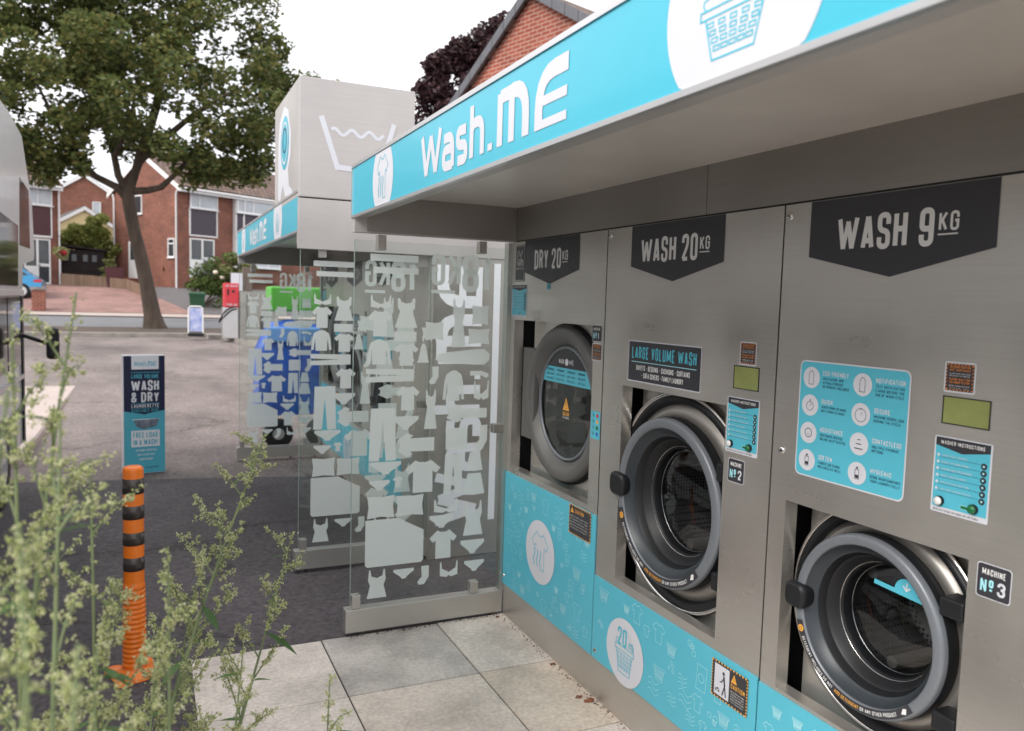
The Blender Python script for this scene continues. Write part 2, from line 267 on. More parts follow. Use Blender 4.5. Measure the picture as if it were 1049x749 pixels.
# ------------------------------------------------------------------ object helpers
LOC = {}
def thing(name, label, cat, loc=(0, 0, 0), rz=0, group=None):
    o = bpy.data.objects.new(name, None); C.objects.link(o); o.empty_display_size = .1
    o.location = loc; o.rotation_euler = (0, 0, rz); o['label'] = label; o['category'] = cat
    if group: o['group'] = group
    LOC[o.name] = Vector(loc) if rz == 0 else Vector((0, 0, 0)); return o
def tag(o, label, cat, group=None):
    o['label'] = label; o['category'] = cat
    if group: o['group'] = group
    return o
class MB:
    def __init__(s): s.v = []; s.f = []; s.m = []; s.mats = []; s.sm = []
    def mi(s, m):
        if m not in s.mats: s.mats.append(m)
        return s.mats.index(m)
    def poly(s, pts, m, smooth=False):
        i = len(s.v); s.v += [tuple(p) for p in pts]; s.f.append(list(range(i, i+len(pts)))); s.m.append(s.mi(m)); s.sm.append(smooth)
    def grid(s, rows, m, closed=False, smooth=True):
        i = len(s.v); n = len(rows[0]); mi = s.mi(m)
        for r in rows: s.v += [tuple(p) for p in r]
        for a in range(len(rows)-1):
            for b in range(n if closed else n-1):
                c = (b+1) % n
                s.f.append([i+a*n+b, i+a*n+c, i+(a+1)*n+c, i+(a+1)*n+b]); s.m.append(mi); s.sm.append(smooth)
    def box(s, a, b, m, bev=0):
        x0, x1 = sorted((a[0], b[0])); y0, y1 = sorted((a[1], b[1])); z0, z1 = sorted((a[2], b[2]))
        i = len(s.v); mi = s.mi(m)
        s.v += [(x0, y0, z0), (x1, y0, z0), (x1, y1, z0), (x0, y1, z0), (x0, y0, z1), (x1, y0, z1), (x1, y1, z1), (x0, y1, z1)]
        for q in ((0, 3, 2, 1), (4, 5, 6, 7), (0, 1, 5, 4), (1, 2, 6, 5), (2, 3, 7, 6), (3, 0, 4, 7)):
            s.f.append([i+k for k in q]); s.m.append(mi); s.sm.append(False)
    def prism(s, pts, vec, m, m2=None):
        pts = [Vector(p) for p in pts]; vec = Vector(vec); top = [p+vec for p in pts]
        s.poly(pts[::-1], m); s.poly(top, m)
        for k in range(len(pts)):
            j = (k+1) % len(pts); s.poly([pts[k], pts[j], top[j], top[k]], m2 or m)
    def tube(s, pts, rad, m, n=8, cap=True):
        pts = [Vector(p) for p in pts]
        if not hasattr(rad, '__len__'): rad = [rad]*len(pts)
        rows = []; up = None
        for k, p in enumerate(pts):
            d = (pts[min(k+1, len(pts)-1)]-pts[max(k-1, 0)]).normalized()
            if up is None:
                up = d.orthogonal().normalized()
            up = (up-d*up.dot(d)).normalized(); w = d.cross(up)
            rows.append([p+(up*math.cos(2*math.pi*q/n)+w*math.sin(2*math.pi*q/n))*rad[k] for q in range(n)])
        s.grid(rows, m, True)
        if cap: s.poly(rows[0][::-1], m); s.poly(rows[-1], m)
    def lathe(s, prof, m, c, n=64, axis='x', smooth=True):       # prof: (along, r)
        rows = []
        for a, r in prof:
            row = []
            for q in range(n):
                t = 2*math.pi*q/n
                if axis == 'x': row.append((c[0]+a, c[1]+r*math.cos(t), c[2]+r*math.sin(t)))
                elif axis == 'y': row.append((c[0]+r*math.cos(t), c[1]+a, c[2]+r*math.sin(t)))
                else: row.append((c[0]+r*math.cos(t), c[1]+r*math.sin(t), c[2]+a))
            rows.append(row)
        s.grid(rows, m, True, smooth)
    def build(s, name, parent=None, bevel=0, edges=True):
        me = bpy.data.meshes.new(name)
        off = Vector((0, 0, 0)); p = parent
        while p is not None:
            off += LOC.get(p.name, Vector((0, 0, 0))); p = p.parent
        vs = [(v[0]-off.x, v[1]-off.y, v[2]-off.z) for v in s.v] if off.length else s.v
        me.from_pydata(vs, [], s.f)
        for m in s.mats: me.materials.append(m)
        me.polygons.foreach_set('material_index', s.m); me.polygons.foreach_set('use_smooth', s.sm)
        if len(s.f) < 20000:
            uvl = me.uv_layers.new(name='UVMap'); d = [0.0]*(2*len(me.loops))
            for pl in me.polygons:
                nn = pl.normal
                if abs(nn.z) > .8: tx, ty = Vector((1, 0, 0)), Vector((0, 1, 0))
                else: tx = Vector((-nn.y, nn.x, 0)).normalized(); ty = nn.cross(tx)
                for li in pl.loop_indices:
                    co = me.vertices[me.loops[li].vertex_index].co; d[2*li] = co.dot(tx); d[2*li+1] = co.dot(ty)
            uvl.data.foreach_set('uv', d)
        me.update()
        o = bpy.data.objects.new(name, me); C.objects.link(o)
        if parent is not None: o.parent = parent
        if bevel:
            b = o.modifiers.new('bevel', 'BEVEL'); b.width = bevel; b.segments = 2; b.limit_method = 'ANGLE'
        return o
def struct(mb, name):
    o = mb.build(name); o['kind'] = 'structure'; return o
def copy_tree(o, parent=None):
    c = o.copy(); C.objects.link(c); c.parent = parent; LOC[c.name] = LOC.get(o.name, Vector((0, 0, 0)))
    for ch in [x for x in KIDS.get(o.name, [])]: pass
    for ch in o.children: copy_tree(ch, c)
    return c
KIDS = {}

# ------------------------------------------------------------------ condensed stroke lettering
GL = {
'A': (1.05, [[(0, 0), (.46, 1)], [(1, 0), (.54, 1)], [(.14, .22), (.86, .22)]]),
'B': (1, [[(0, .53), (0, 1), (1, 1, 1), (1, .53, 1), (0, .53)], [(0, .53), (1, .53, 1), (1, 0, 1), (0, 0), (0, .53)]]),
'C': (1, [[(1, .64), (1, 1, 1), (0, 1, 1), (0, 0, 1), (1, 0, 1), (1, .34)]]),
'D': (1, [[(0, .5), (0, 1), (1, 1, 1), (1, 0, 1), (0, 0), (0, .5)]]),
'E': (.85, [[(1, 1), (0, 1), (0, 0), (1, 0)], [(0, .52), (.85, .52)]]),
'F': (.8, [[(1, 1), (0, 1), (0, 0)], [(0, .52), (.85, .52)]]),
'G': (1, [[(1, .68), (1, 1, 1), (0, 1, 1), (0, 0, 1), (1, 0, 1), (1, .5), (.55, .5)]]),
'H': (1, [[(0, 0), (0, 1)], [(1, 0), (1, 1)], [(0, .52), (1, .52)]]),
'I': (.08, [[(.5, 0), (.5, 1)]]),
'J': (.7, [[(1, 1), (1, 0, 1), (0, 0, 1), (0, .25)]]),
'K': (1, [[(0, 0), (0, 1)], [(1, 1), (.05, .4)], [(.35, .58), (1, 0)]]),
'L': (.8, [[(0, 1), (0, 0), (1, 0)]]),
'M': (1.7, [[(0, 0), (0, 1), (.5, .15), (1, 1), (1, 0)]]),
'N': (1.1, [[(0, 0), (0, 1), (1, 0), (1, 1)]]),
'O': (1, [[(0, .5), (0, 1, 1), (1, 1, 1), (1, 0, 1), (0, 0, 1), (0, .5)]]),
'P': (1, [[(0, 0), (0, 1), (1, 1, 1), (1, .45, 1), (0, .45)]]),
'Q': (1, [[(0, .5), (0, 1, 1), (1, 1, 1), (1, 0, 1), (0, 0, 1), (0, .5)], [(.6, .25), (1.1, -.08)]]),
'R': (1, [[(0, 0), (0, 1), (1, 1, 1), (1, .5, 1), (0, .5)], [(.6, .5), (1, 0)]]),
'S': (1, [[(1, .7), (1, 1, 1), (0, 1, 1), (0, .53, 1), (1, .47, 1), (1, 0, 1), (0, 0, 1), (0, .3)]]),
'T': (.95, [[(-.1, 1), (1.1, 1)], [(.5, 1), (.5, 0)]]),
'U': (1, [[(0, 1), (0, 0, 1), (1, 0, 1), (1, 1)]]),
'V': (1.1, [[(0, 1), (.5, 0), (1, 1)]]),
'W': (2.2, [[(0, 1), (.25, 0), (.5, .9), (.75, 0), (1, 1)]]),
'X': (1, [[(0, 0), (1, 1)], [(0, 1), (1, 0)]]),
'Y': (1, [[(0, 1), (.5, .42), (1, 1)], [(.5, .42), (.5, 0)]]),
'Z': (.95, [[(0, 1), (1, 1), (0, 0), (1, 0)]]),
'0': (1, [[(0, .5), (0, 1, 1), (1, 1, 1), (1, 0, 1), (0, 0, 1), (0, .5)]]),
'1': (.4, [[(-.4, .8), (.5, .97), (.5, 0)]]),
'2': (1, [[(0, .7), (0, 1, 1), (1, 1, 1), (1, .6, 1), (0, 0), (1, 0)]]),
'3': (1, [[(0, .72), (0, 1, 1), (1, 1, 1), (1, .53, 1), (.4, .53)], [(.4, .53), (1, .53, 1), (1, 0, 1), (0, 0, 1), (0, .28)]]),
'4': (1, [[(.75, 0), (.75, 1), (0, .25), (1.1, .25)]]),
'5': (1, [[(1, 1), (0, 1), (0, .56), (1, .6, 1), (1, 0, 1), (0, 0, 1), (0, .28)]]),
'6': (1, [[(1, .72), (1, 1, 1), (0, 1, 1), (0, 0, 1), (1, 0, 1), (1, .42)], [(1, .42), (1, .55, 1), (.12, .55)]]),
'7': (.95, [[(0, 1), (1, 1), (.35, 0)]]),
'8': (1, [[(0, .75), (0, 1, 1), (1, 1, 1), (1, .53, 1), (0, .53, 1), (0, .75)], [(0, .25), (0, .53, 1), (1, .53, 1), (1, 0, 1), (0, 0, 1), (0, .25)]]),
'9': (1, [[(0, .28), (0, 0, 1), (1, 0, 1), (1, 1, 1), (0, 1, 1), (0, .58)], [(0, .58), (0, .45, 1), (.88, .45)]]),
'&': (1.1, [[(1, 0), (.1, .8), (.1, 1, 1), (.8, 1, 1), (.8, .7), (0, .35), (0, 0, 1), (.8, 0, 1), (1, .4)]]),
'.': (.1, [[(.5, -.01), (.5, .05)]]), '-': (.55, [[(0, .48), (1, .48)]]), '!': (.1, [[(.5, .3), (.5, 1)], [(.5, -.01), (.5, .05)]]),
'o': (.7, [[(0, .75), (0, 1, 1), (1, 1, 1), (1, .5, 1), (0, .5, 1), (0, .75)], [(0, .22), (1, .22)]]),
'a': (.95, [[(1, 0), (1, .72, 1), (.1, .72)], [(1, .42), (0, .42, 1), (0, 0, 1), (1, 0)]]),
's': (.9, [[(1, .72), (0, .72, 1), (0, .37, 1), (1, .35, 1), (1, 0, 1), (0, 0)]]),
'h': (.95, [[(0, 0), (0, 1.05)], [(0, .55), (.15, .72, 1), (1, .72, 1), (1, 0)]]),
}
def fillet(pts, r):
    out = []
    for i, p in enumerate(pts):
        if p[2] and 0 < i < len(pts)-1:
            a, b, c = Vector(pts[i-1][:2]), Vector(p[:2]), Vector(pts[i+1][:2])
            la, lc = (a-b).length, (c-b).length
            k = min(r, la*.5 if pts[i-1][2] else la*.95, lc*.5 if pts[i+1][2] else lc*.95)
            s = b+(a-b).normalized()*k; e = b+(c-b).normalized()*k
            for j in range(6):
                t = j/5; out.append(s*(1-t)**2+b*2*t*(1-t)+e*t*t)
        else: out.append(Vector(p[:2]))
    return out
class D2:
    """flat print on a surface: u to the right, v up, layers lifted by `st`"""
    def __init__(s, O, U, V, st=.0005, base=.001):
        s.O = Vector(O); s.U = Vector(U).normalized(); s.V = Vector(V).normalized(); s.N = s.U.cross(s.V); s.mb = MB(); s.st = st; s.base = base; s.eps = 0
    def P(s, u, v, l): return s.O+s.U*u+s.V*v+s.N*(s.base+l*s.st+s.eps)
    def poly(s, pts, m, l=0):
        s.eps = (s.eps+.00003) % .0003; s.mb.poly([s.P(p[0], p[1], l) for p in pts], m)
    def rect(s, u0, v0, u1, v1, m, l=0): s.poly([(u0, v0), (u1, v0), (u1, v1), (u0, v1)], m, l)
    def rrect(s, u0, v0, u1, v1, r, m, l=0):
        pts = []
        for cx, cy, a in ((u1-r, v0+r, -90), (u1-r, v1-r, 0), (u0+r, v1-r, 90), (u0+r, v0+r, 180)):
            for k in range(6):
                t = R(a+18*k); pts.append((cx+r*math.cos(t), cy+r*math.sin(t)))
        s.poly(pts, m, l)
    def disc(s, u, v, r, m, l=0, n=32, ry=None): s.poly([(u+r*math.cos(2*math.pi*k/n), v+(ry or r)*math.sin(2*math.pi*k/n)) for k in range(n)], m, l)
    def ring(s, u, v, r, w, m, l=0, n=32, ry=None):
        s.stroke([(u+r*math.cos(2*math.pi*k/n), v+(ry or r)*math.sin(2*math.pi*k/n)) for k in range(n+1)], w, m, l)
    def stroke(s, pts, w, m, l=0):
        pts = [Vector(p[:2]) for p in pts]; q = [pts[0]]
        for p in pts[1:]:
            if (p-q[-1]).length > 1e-6: q.append(p)
        pts = q
        if len(pts) < 2: return
        for i in range(1, len(pts)-1):
            a_, b_ = (pts[i]-pts[i-1]).normalized(), (pts[i+1]-pts[i]).normalized()
            if a_.dot(b_) < -.2:
                s.stroke(pts[:i+1], w, m, l); s.stroke(pts[i:], w, m, l); return
        closed = (pts[0]-pts[-1]).length < 1e-5
        Lf, Rt = [], []
        for i, p in enumerate(pts):
            a = pts[i-1] if i > 0 else (pts[-2] if closed else None); b = pts[i+1] if i < len(pts)-1 else (pts[1] if closed else None)
            d1 = (p-a).normalized() if a is not None else None; d2 = (b-p).normalized() if b is not None else None
            d1 = d1 or d2; d2 = d2 or d1
            n1 = Vector((-d1.y, d1.x)); n2 = Vector((-d2.y, d2.x)); mm = n1+n2
            if mm.length < .3: mm = n1
            mm = mm.normalized(); k = min(w/2/max(.6, mm.dot(n1)), w)
            Lf.append(p+mm*k); Rt.append(p-mm*k)
        s.eps = (s.eps+.00003) % .0003
        i0 = len(s.mb.v); mi = s.mb.mi(m)
        for a, b in zip(Lf, Rt): s.mb.v += [tuple(s.P(a.x, a.y, l)), tuple(s.P(b.x, b.y, l))]
        for k in range(len(Lf)-1): s.mb.f.append([i0+2*k+1, i0+2*k+3, i0+2*k+2, i0+2*k]); s.mb.m.append(mi); s.mb.sm.append(False)
    def text(s, txt, u, v, h, m, l=1, w=.36, t=.14, sp=.09, width=None, align='l', place=None):
        """cap height h; letter width w*h; stroke t*h"""
        def adv(ch): return 0.24*h if ch == ' ' else GL[ch][0]*(w-t)*h+t*h+sp*h
        tot = sum(adv(c) for c in txt)-sp*h; kx = (width/tot) if width else 1
        x = u-(tot*kx/2 if align == 'c' else tot*kx if align == 'r' else 0)
        for ch in txt:
            if ch != ' ':
                gw, st = GL[ch]; gx = gw*(w-t)*h; gy = h-t*h
                for path in st:
                    pts = [((p[0]*gx+t*h/2)*kx, p[1]*gy+t*h/2, (p[2] if len(p) > 2 else 0)) for p in path]
                    q = fillet(pts, .21*h)
                    if place: q = [Vector(place(x-u+p.x, p.y)) for p in q]
                    else: q = [Vector((x+p.x, v+p.y)) for p in q]
                    s.stroke(q, t*h*(kx if kx < 1 else 1), m, l)
            x += adv(ch)*kx
        return tot*kx
    def build(s, name, parent): return s.mb.build(name, parent)
def DX(X, Y, Z, **k): return D2((X, Y, Z), (0, -1, 0), (0, 0, 1), **k)      # faces -X

def logo_text(d, u, v, h, width, m, l=1, sw=1.0):
    """Wash.ME word with the unfinished M and E"""
    k = width/6.55
    def W_(x): return u+x*k
    d.stroke([(W_(.05), v+h), (W_(.33), v+.04*h), (W_(.62), v+.92*h), (W_(.92), v+.04*h), (W_(1.2), v+h)], .17*k*sw, m, l)
    def sm(path, x, w):
        q = fillet([(W_(x+p[0]*w), v+p[1]*h, (p[2] if len(p) > 2 else 0)) for p in path], .28*k); d.stroke(q, .17*k*sw, m, l)
    sm([(0, .68), (1, .70, 1), (1, .0)], 1.42, .5); sm([(1, .42), (0, .42, 1), (0, .05, 1), (1, .05)], 1.42, .5)
    sm([(1, .68), (0, .70, 1), (0, .40, 1), (1, .35, 1), (1, .05, 1), (0, .06)], 2.2, .42)
    sm([(0, 0), (0, 1.08)], 2.9, .5); sm([(0, .55), (.1, .7, 1), (1, .7, 1), (1, 0)], 2.9, .5)
    d.rect(W_(3.66), v, W_(3.86), v+.14*h, m, l)
    d.rect(W_(4.05), v, W_(4.27), v+1.0*h, m, l)
    q = fillet([(W_(4.16), v+.93*h, 0), (W_(4.62), v+.93*h, 0), (W_(4.62), v, 0)], .1); d.stroke(q, .2*k*sw, m, l)
    q = fillet([(W_(4.6), v+.93*h, 0), (W_(5.15), v+.93*h, 1), (W_(5.15), v, 0)], .45*k); d.stroke(q, .22*k*sw, m, l)
    q = fillet([(W_(6.5), v+.93*h, 0), (W_(5.6), v+.93*h, 1), (W_(5.6), v, 0)], .5*k); d.stroke(q, .23*k*sw, m, l)
    d.rect(W_(5.6), v+.38*h, W_(6.48), v+.55*h, m, l); d.rect(W_(5.6), v, W_(6.48), v+.15*h, m, l)
TEE = [(.0, .74), (.3, 1), (.4, .93), (.5, .91), (.6, .93), (.7, 1), (1, .74), (.87, .58), (.76, .65), (.76, 0), (.24, 0), (.24, .65), (.13, .58)]
def tee_icon(d, u, v, w, h, m, l, lw, heat=True):
    p = [(u+(x-.5)*w, v+(y-.5)*h) for x, y in TEE]; p = p[8:]+p[:9]
    if heat:
        p = [(u+(x-.5)*w, v+(y-.5)*h) for x, y in TEE]
        d.stroke(p[0:9]+[p[9], (u+.02*w, v-.5*h)], lw, m, l); d.stroke([p[0], p[12], p[11], (p[11][0], v+.0*h)], lw, m, l)
        for k in range(3):
            x = u-.34*w+k*.19*w
            d.stroke([(x+.035*w*math.sin(j*.9), v+.02*h-j*.06*h) for j in range(9)], lw*1.9, m, l)
    else: d.stroke(p, lw, m, l)
def basket_icon(d, u, v, w, h, m, l, lw, cloth=True):
    d.stroke([(u-.42*w, v+.1*h), (u-.3*w, v-.5*h), (u+.3*w, v-.5*h), (u+.42*w, v+.1*h), (u-.42*w, v+.1*h)], lw, m, l)
    d.stroke([(u-.5*w, v+.22*h), (u-.5*w, v+.1*h), (u+.5*w, v+.1*h), (u+.5*w, v+.22*h), (u-.5*w, v+.22*h)], lw, m, l)
    for r in range(4):
        for c in range(5):
            sx = .34-.035*r; x = u+(-sx+c*sx/2)*w; y = v+(.0-r*.115)*h
            q = [(x-.045*w, y-.03*h), (x+.045*w, y-.03*h), (x+.045*w, y+.03*h), (x-.045*w, y+.03*h), (x-.045*w, y-.03*h)]
            d.stroke(q, lw*.8, m, l)
    if cloth:
        q = fillet([(u-.42*w, v+.22*h, 0), (u-.5*w, v+.36*h, 1), (u-.2*w, v+.42*h, 1), (u-.1*w, v+.62*h, 1), (u+.2*w, v+.6*h, 1), (u+.3*w, v+.42*h, 1), (u+.5*w, v+.4*h, 1), (u+.44*w, v+.22*h, 0)], .1*w)
        d.stroke(q, lw, m, l)

# ------------------------------------------------------------------ ground
PROF = [(-30, 0), (10, 0), (24, .25), (29, .36), (35.6, .6), (44, 1.83), (60, 2.1), (100, 2.4), (900, 2.6)]
def gz(Y):
    for (a, za), (b, zb) in zip(PROF, PROF[1:]):
        if a <= Y <= b: return za+(zb-za)*(Y-a)/(b-a)
    return 0 if Y < 0 else 2.6
def strip(name, x0, x1, y0, y1, lift, m, jit=0):
    mb = MB(); ys = sorted(set([y0, y1]+[p[0] for p in PROF if y0 < p[0] < y1]+([y0+(y1-y0)*k/24 for k in range(25)] if jit else [])))
    rows = []
    for i, y in enumerate(ys):
        rows.append([(x0 if not callable(x0) else x0(y), y, gz(y)+lift), (x1 if not callable(x1) else x1(y), y, gz(y)+lift)])
    mb.grid(rows, m, smooth=False); return struct(mb, name)
strip('ground', -500, 500, -30, 900, -.012, M['soil'])
strip('car_park', -30, 40, 7.0, 27.0, -.008, M['asphalt_old'])
mb = MB(); top = []
random.seed(3)
xs = [-30+k*1.0 for k in range(71)]
rows = [[(x, -20, -.004) for x in xs], [(x, 7.55-(x+2.6)*.19*1.0+random.uniform(-.03, .03) if -6 < x < 6 else 7.4, -.004) for x in xs]]
mb.grid(rows, M['asphalt_new'], smooth=False); struct(mb, 'asphalt')
mb = MB()
random.seed(11)
for i in range(-1, 4):
    for j in range(8):
        x1 = .214-i*.568; x0 = x1-.562; y1 = 3.612-j*.568; y0 = y1-.562
        if x1 > 1: continue
        m = M['slabw'] if (i, j) == (1, 0) else random.choice([M['slab1'], M['slab2'], M['slab3']])
        if x0 < -1.6: continue
        if i == 2: m = M['slab3']
        h = .002+random.uniform(-.0025, .0025)
        mb.box((x0, y0, -.06), (x1, y1, h), m)
o = struct(mb, 'paving_slabs'); bv = o.modifiers.new('b', 'BEVEL'); bv.width = .003; bv.segments = 2
# kerbed strip, verge, road, drives
mb = MB()
mb.box((-14, 25.6, .1), (-.1, 26.1, gz(26)+.10), M['kerb']); mb.box((-.1, 24.9, .1), (.25, 26.1, gz(26)+.10), M['kerb'])
pts = [(.25, 24.9), (.45, 24.3), (.7, 23.2), (1.05, 22.2), (1.9, 21.3), (3.2, 20.8), (12, 20.8)]
for (ax, ay), (bx, by) in zip(pts, pts[1:]):
    d = Vector((bx-ax, by-ay)).normalized()*0.16; n = Vector((-d.y, d.x)); z0, z1 = gz(ay)+.11, gz(by)+.11
    mb.prism([(ax, ay, 0), (bx, by, 0), (bx+n.x, by+n.y, 0), (ax+n.x, ay+n.y, 0)], (0, 0, (z0+z1)/2), M['kerb'])
struct(mb, 'kerb')
mb = MB(); mb.poly([(.25, 26, gz(26)+.095), (.3, 24.9, gz(24.9)+.10), (.5, 24.3, gz(24.3)+.10), (.8, 23.2, gz(23.2)+.095), (1.1, 22.3, gz(22.3)+.095), (1.9, 21.45, gz(21.4)+.095), (3.2, 20.95, gz(21)+.095), (14, 20.95, gz(21)+.095), (14, 26, gz(26)+.095)], M['kerb']); struct(mb, 'pavement')
strip('verge', -30, 40, 26.1, 29.3, .05, M['soil'])
strip('road', -60, 60, 29.3, 34.8, .02, M['road'])
strip('far_pavement', -60, 60, 34.8, 36.0, .06, M['pave'])
strip('pink_driveway', -16, lambda y: 0.1-(y-36)*.33+(0 if y < 42 else 0), 36.0, 43.2, .075, M['pink'])
strip('grey_driveway', lambda y: 0.1-(y-36)*.33, 12, 36.0, 43.9, .07, M['drive'])
mb = MB(); mb.box((-8, 8.2, -.1), (-2.72, 15.2, .07), M['pave']); struct(mb, 'pale_pavement').modifiers.new('b', 'BEVEL').width = .02

# ------------------------------------------------------------------ laundry kiosk (one built, one copied)
KX, KY = 0.0, 0.24          # kiosk runs Y 0.24 .. 3.606
def steel_panel_with_hole(mb, Y0, Y1, z0, z1, hy0, hy1, hz0, hz1, m, lip=.045, X=0, th=.003):
    # front sheet of four pieces and the turned-in lip round the opening
    mb.poly([(X, Y1, z0), (X, Y0, z0), (X, Y0, hz0), (X, Y1, hz0)], m)
    mb.poly([(X, Y1, hz1), (X, Y0, hz1), (X, Y0, z1), (X, Y1, z1)], m)
    mb.poly([(X, hy0, hz0), (X, Y0, hz0), (X, Y0, hz1), (X, hy0, hz1)], m)
    mb.poly([(X, Y1, hz0), (X, hy1, hz0), (X, hy1, hz1), (X, Y1, hz1)], m)
    L_ = X+lip
    mb.poly([(X, hy1, hz0), (L_, hy1, hz0), (L_, hy1, hz1), (X, hy1, hz1)], m)
    mb.poly([(X, hy0, hz0), (X, hy0, hz1), (L_, hy0, hz1), (L_, hy0, hz0)], m)
    mb.poly([(X, hy1, hz0), (X, hy0, hz0), (L_, hy0, hz0), (L_, hy1, hz0)], m)
    mb.poly([(X, hy1, hz1), (L_, hy1, hz1), (L_, hy0, hz1), (X, hy0, hz1)], m)
def plate_hole(mb, X, y0, y1, z0, z1, cy, cz, r, m, n=96):
    inner, outer = [], []
    for k in range(n):
        a = 2*math.pi*k/n; dy, dz = math.cos(a), math.sin(a); inner.append((X, cy+r*dy, cz+r*dz))
        t = min((y1-cy)/dy if dy > 1e-6 else 9, (y0-cy)/dy if dy < -1e-6 else 9, (z1-cz)/dz if dz > 1e-6 else 9, (z0-cz)/dz if dz < -1e-6 else 9); outer.append((X, cy+t*dy, cz+t*dz))
    mb.grid([outer, inner], m, True, False)
def open_box(mb, X0, X1, y0, y1, z0, z1, m):
    mb.poly([(X1, y0, z0), (X1, y1, z0), (X1, y1, z1), (X1, y0, z1)], m)
    for y in (y0, y1): mb.poly([(X0, y, z0), (X1, y, z0), (X1, y, z1), (X0, y, z1)], m)
    for z in (z0, z1): mb.poly([(X0, y0, z), (X1, y0, z), (X1, y1, z), (X0, y1, z)], m)
def lock(t, y, z):
    mb = MB(); mb.lathe([(-.006, .0), (-.006, .009), (-.001, .012), (.0, .012)], M['chrome'], (0, y, z), 20)
    mb.lathe([(-.0065, 0), (-.0065, .003)], M['gap'], (0, y, z), 10)
    return mb.build('lock', t)
def pennant(t, y0, y1, title, us, dsp):
    # y0>y1 (left edge has larger Y)
    w = y0-y1; d = DX(0, y0, 1.69)
    d.poly([(0, .058), (w/2, 0), (w, .058), (w, .206), (0, .206)], M['dark'], 0)
    d.text(title, us, .068, .090, M['ltext'], 1, w=.40, t=.150, sp=.07, width=dsp)
    x = us+dsp+.010
    d.text('KG', x, .101, .044, M['ltext'], 1, w=.42, t=.145, width=.052)
    d.rect(x, .092, x+.050, .0955, M['ltext'], 1)
    d.build('capacity_sign', t)
def num_sticker(t, y0, y1, z0, z1, n):
    d = DX(0, y0, z0); w = y0-y1; h = z1-z0
    d.rrect(-.002, -.002, w+.002, h+.002, w*.1, M['white'], 0); d.rrect(0, 0, w, h, w*.09, M['dark'], 1)
    d.text('MACHINE', w/2, h*.68, h*.2, M['ltext'], 2, width=w*.72, align='c')
    d.text('No', w*.1, h*.14, h*.42, M['turql'], 2, width=w*.42); d.text(n, w*.62, h*.14, h*.42, M['white'], 2, w=.5, t=.18, width=w*.26 if n != '1' else w*.12)
    d.build('number_sticker', t)
def hazard(t, y0, y1, z0, z1, name='warning_sticker', frame='white'):
    d = DX(0, y0, z0); w = y0-y1; h = z1-z0
    d.rrect(0, 0, w, h, w*.06, M[frame] if frame == 'white' else M['orange'], 0)
    b = w*.05; d.rect(b, b, w-b, h-b, M['dark'], 1)
    n = 8
    for k in range(n):
        for s_ in (0, 1):
            u = b+(w-2*b)*(k+.2)/n; v = (b+h*.02) if s_ == 0 else h-b-h*.055
            d.poly([(u, v), (u+w*.05, v), (u+w*.08, v+h*.04), (u+w*.03, v+h*.04)], M['orange'], 2)
            v2 = b+(h-2*b)*(k+.2)/n; u2 = b+w*.01 if s_ == 0 else w-b-w*.055
            d.poly([(u2, v2), (u2+w*.045, v2+h*.03), (u2+w*.045, v2+h*.065), (u2, v2+h*.035)], M['orange'], 2)
    for v, tx, m in ((.80, 'WARNING CAUTION', 'orange'), (.70, 'HOT SURFACES', 'orange'), (.60, 'PLEASE TAKE CARE WHEN', 'ltext'), (.53, 'UNLOADING THE MACHINE', 'ltext'), (.40, 'PLEASE WAIT FOR', 'orange'), (.30, 'THE DRUM TO STOP', 'orange'), (.2, 'BEFORE OPENING THE DOOR', 'ltext'), (.13, 'THANK YOU', 'ltext')):
        hh = .075*h if m == 'orange' else .04*h
        d.text(tx, w/2, v*h, hh, M[m], 2, width=w*.66, align='c')
    d.build(name, t)
def instructions(t, y0, y1, z0, z1, title='WASHER INSTRUCTIONS', buttons=True):
    d = DX(0, y0, z0); w = y0-y1; h = z1-z0
    d.rrect(0, 0, w, h, w*.03, M['white'], 0); d.rect(.03*w, .075*h, .97*w, .985*h, M['turqp'], 1)
    d.poly([(.03*w, .985*h), (.03*w, .88*h), (w/2, .81*h), (.97*w, .88*h), (.97*w, .985*h)], M['dark'], 2)
    d.text(title, w/2, .90*h, .05*h, M['ltext'], 3, width=w*.76, align='c')
    for k in range(6):
        v = (.74-k*.088)*h
        d.disc(.09*w, v+.012*h, .025*w, M['white'], 2, 12); d.text(['LOAD YOUR LAUNDRY', 'CLOSE THE DOOR FIRMLY', 'CHOOSE YOUR PROGRAMME', 'MAKE YOUR PAYMENT', 'PRESS START BUTTON', 'COLLECT WHEN READY'][k], .15*w, v, .025*h, M['white'], 2, width=w*(.45+.05*(k % 3)))
        d.stroke([(.12*w, v-.012*h), (.82*w, v-.012*h)], .004*h, M['navy'], 2)
        d.disc(.88*w, v-.03*h, .052*w, M['dark'], 2, 16); d.disc(.88*w, v-.03*h, .02*w, M['turql'], 3, 5)
    d.text('NEED HELP READ THE GUIDE ON THE PANEL', w*.45, .022*h, .025*h, M['dark'], 2, width=w*.8, align='c')
    d.rect(.53*w, .115*h, .66*w, .165*h, M['turql'], 2); d.rect(.54*w, .122*h, .65*w, .158*h, M['btn'], 3)
    d.build('instruction_sticker', t)
    if buttons:
        for u, m, nm in ((.17, 'upvc', 'white_button'), (.76, 'btn', 'green_button')):
            mb = MB(); c = (0, y0-u*w, z0+.155*h)
            mb.lathe([(-.002, .011), (-.008, .011), (-.010, .0095)], M['rubber'], c, 24); mb.lathe([(-.010, .0095), (-.0135, .008), (-.0145, 0)], M[m], c, 24); mb.build(nm, t)
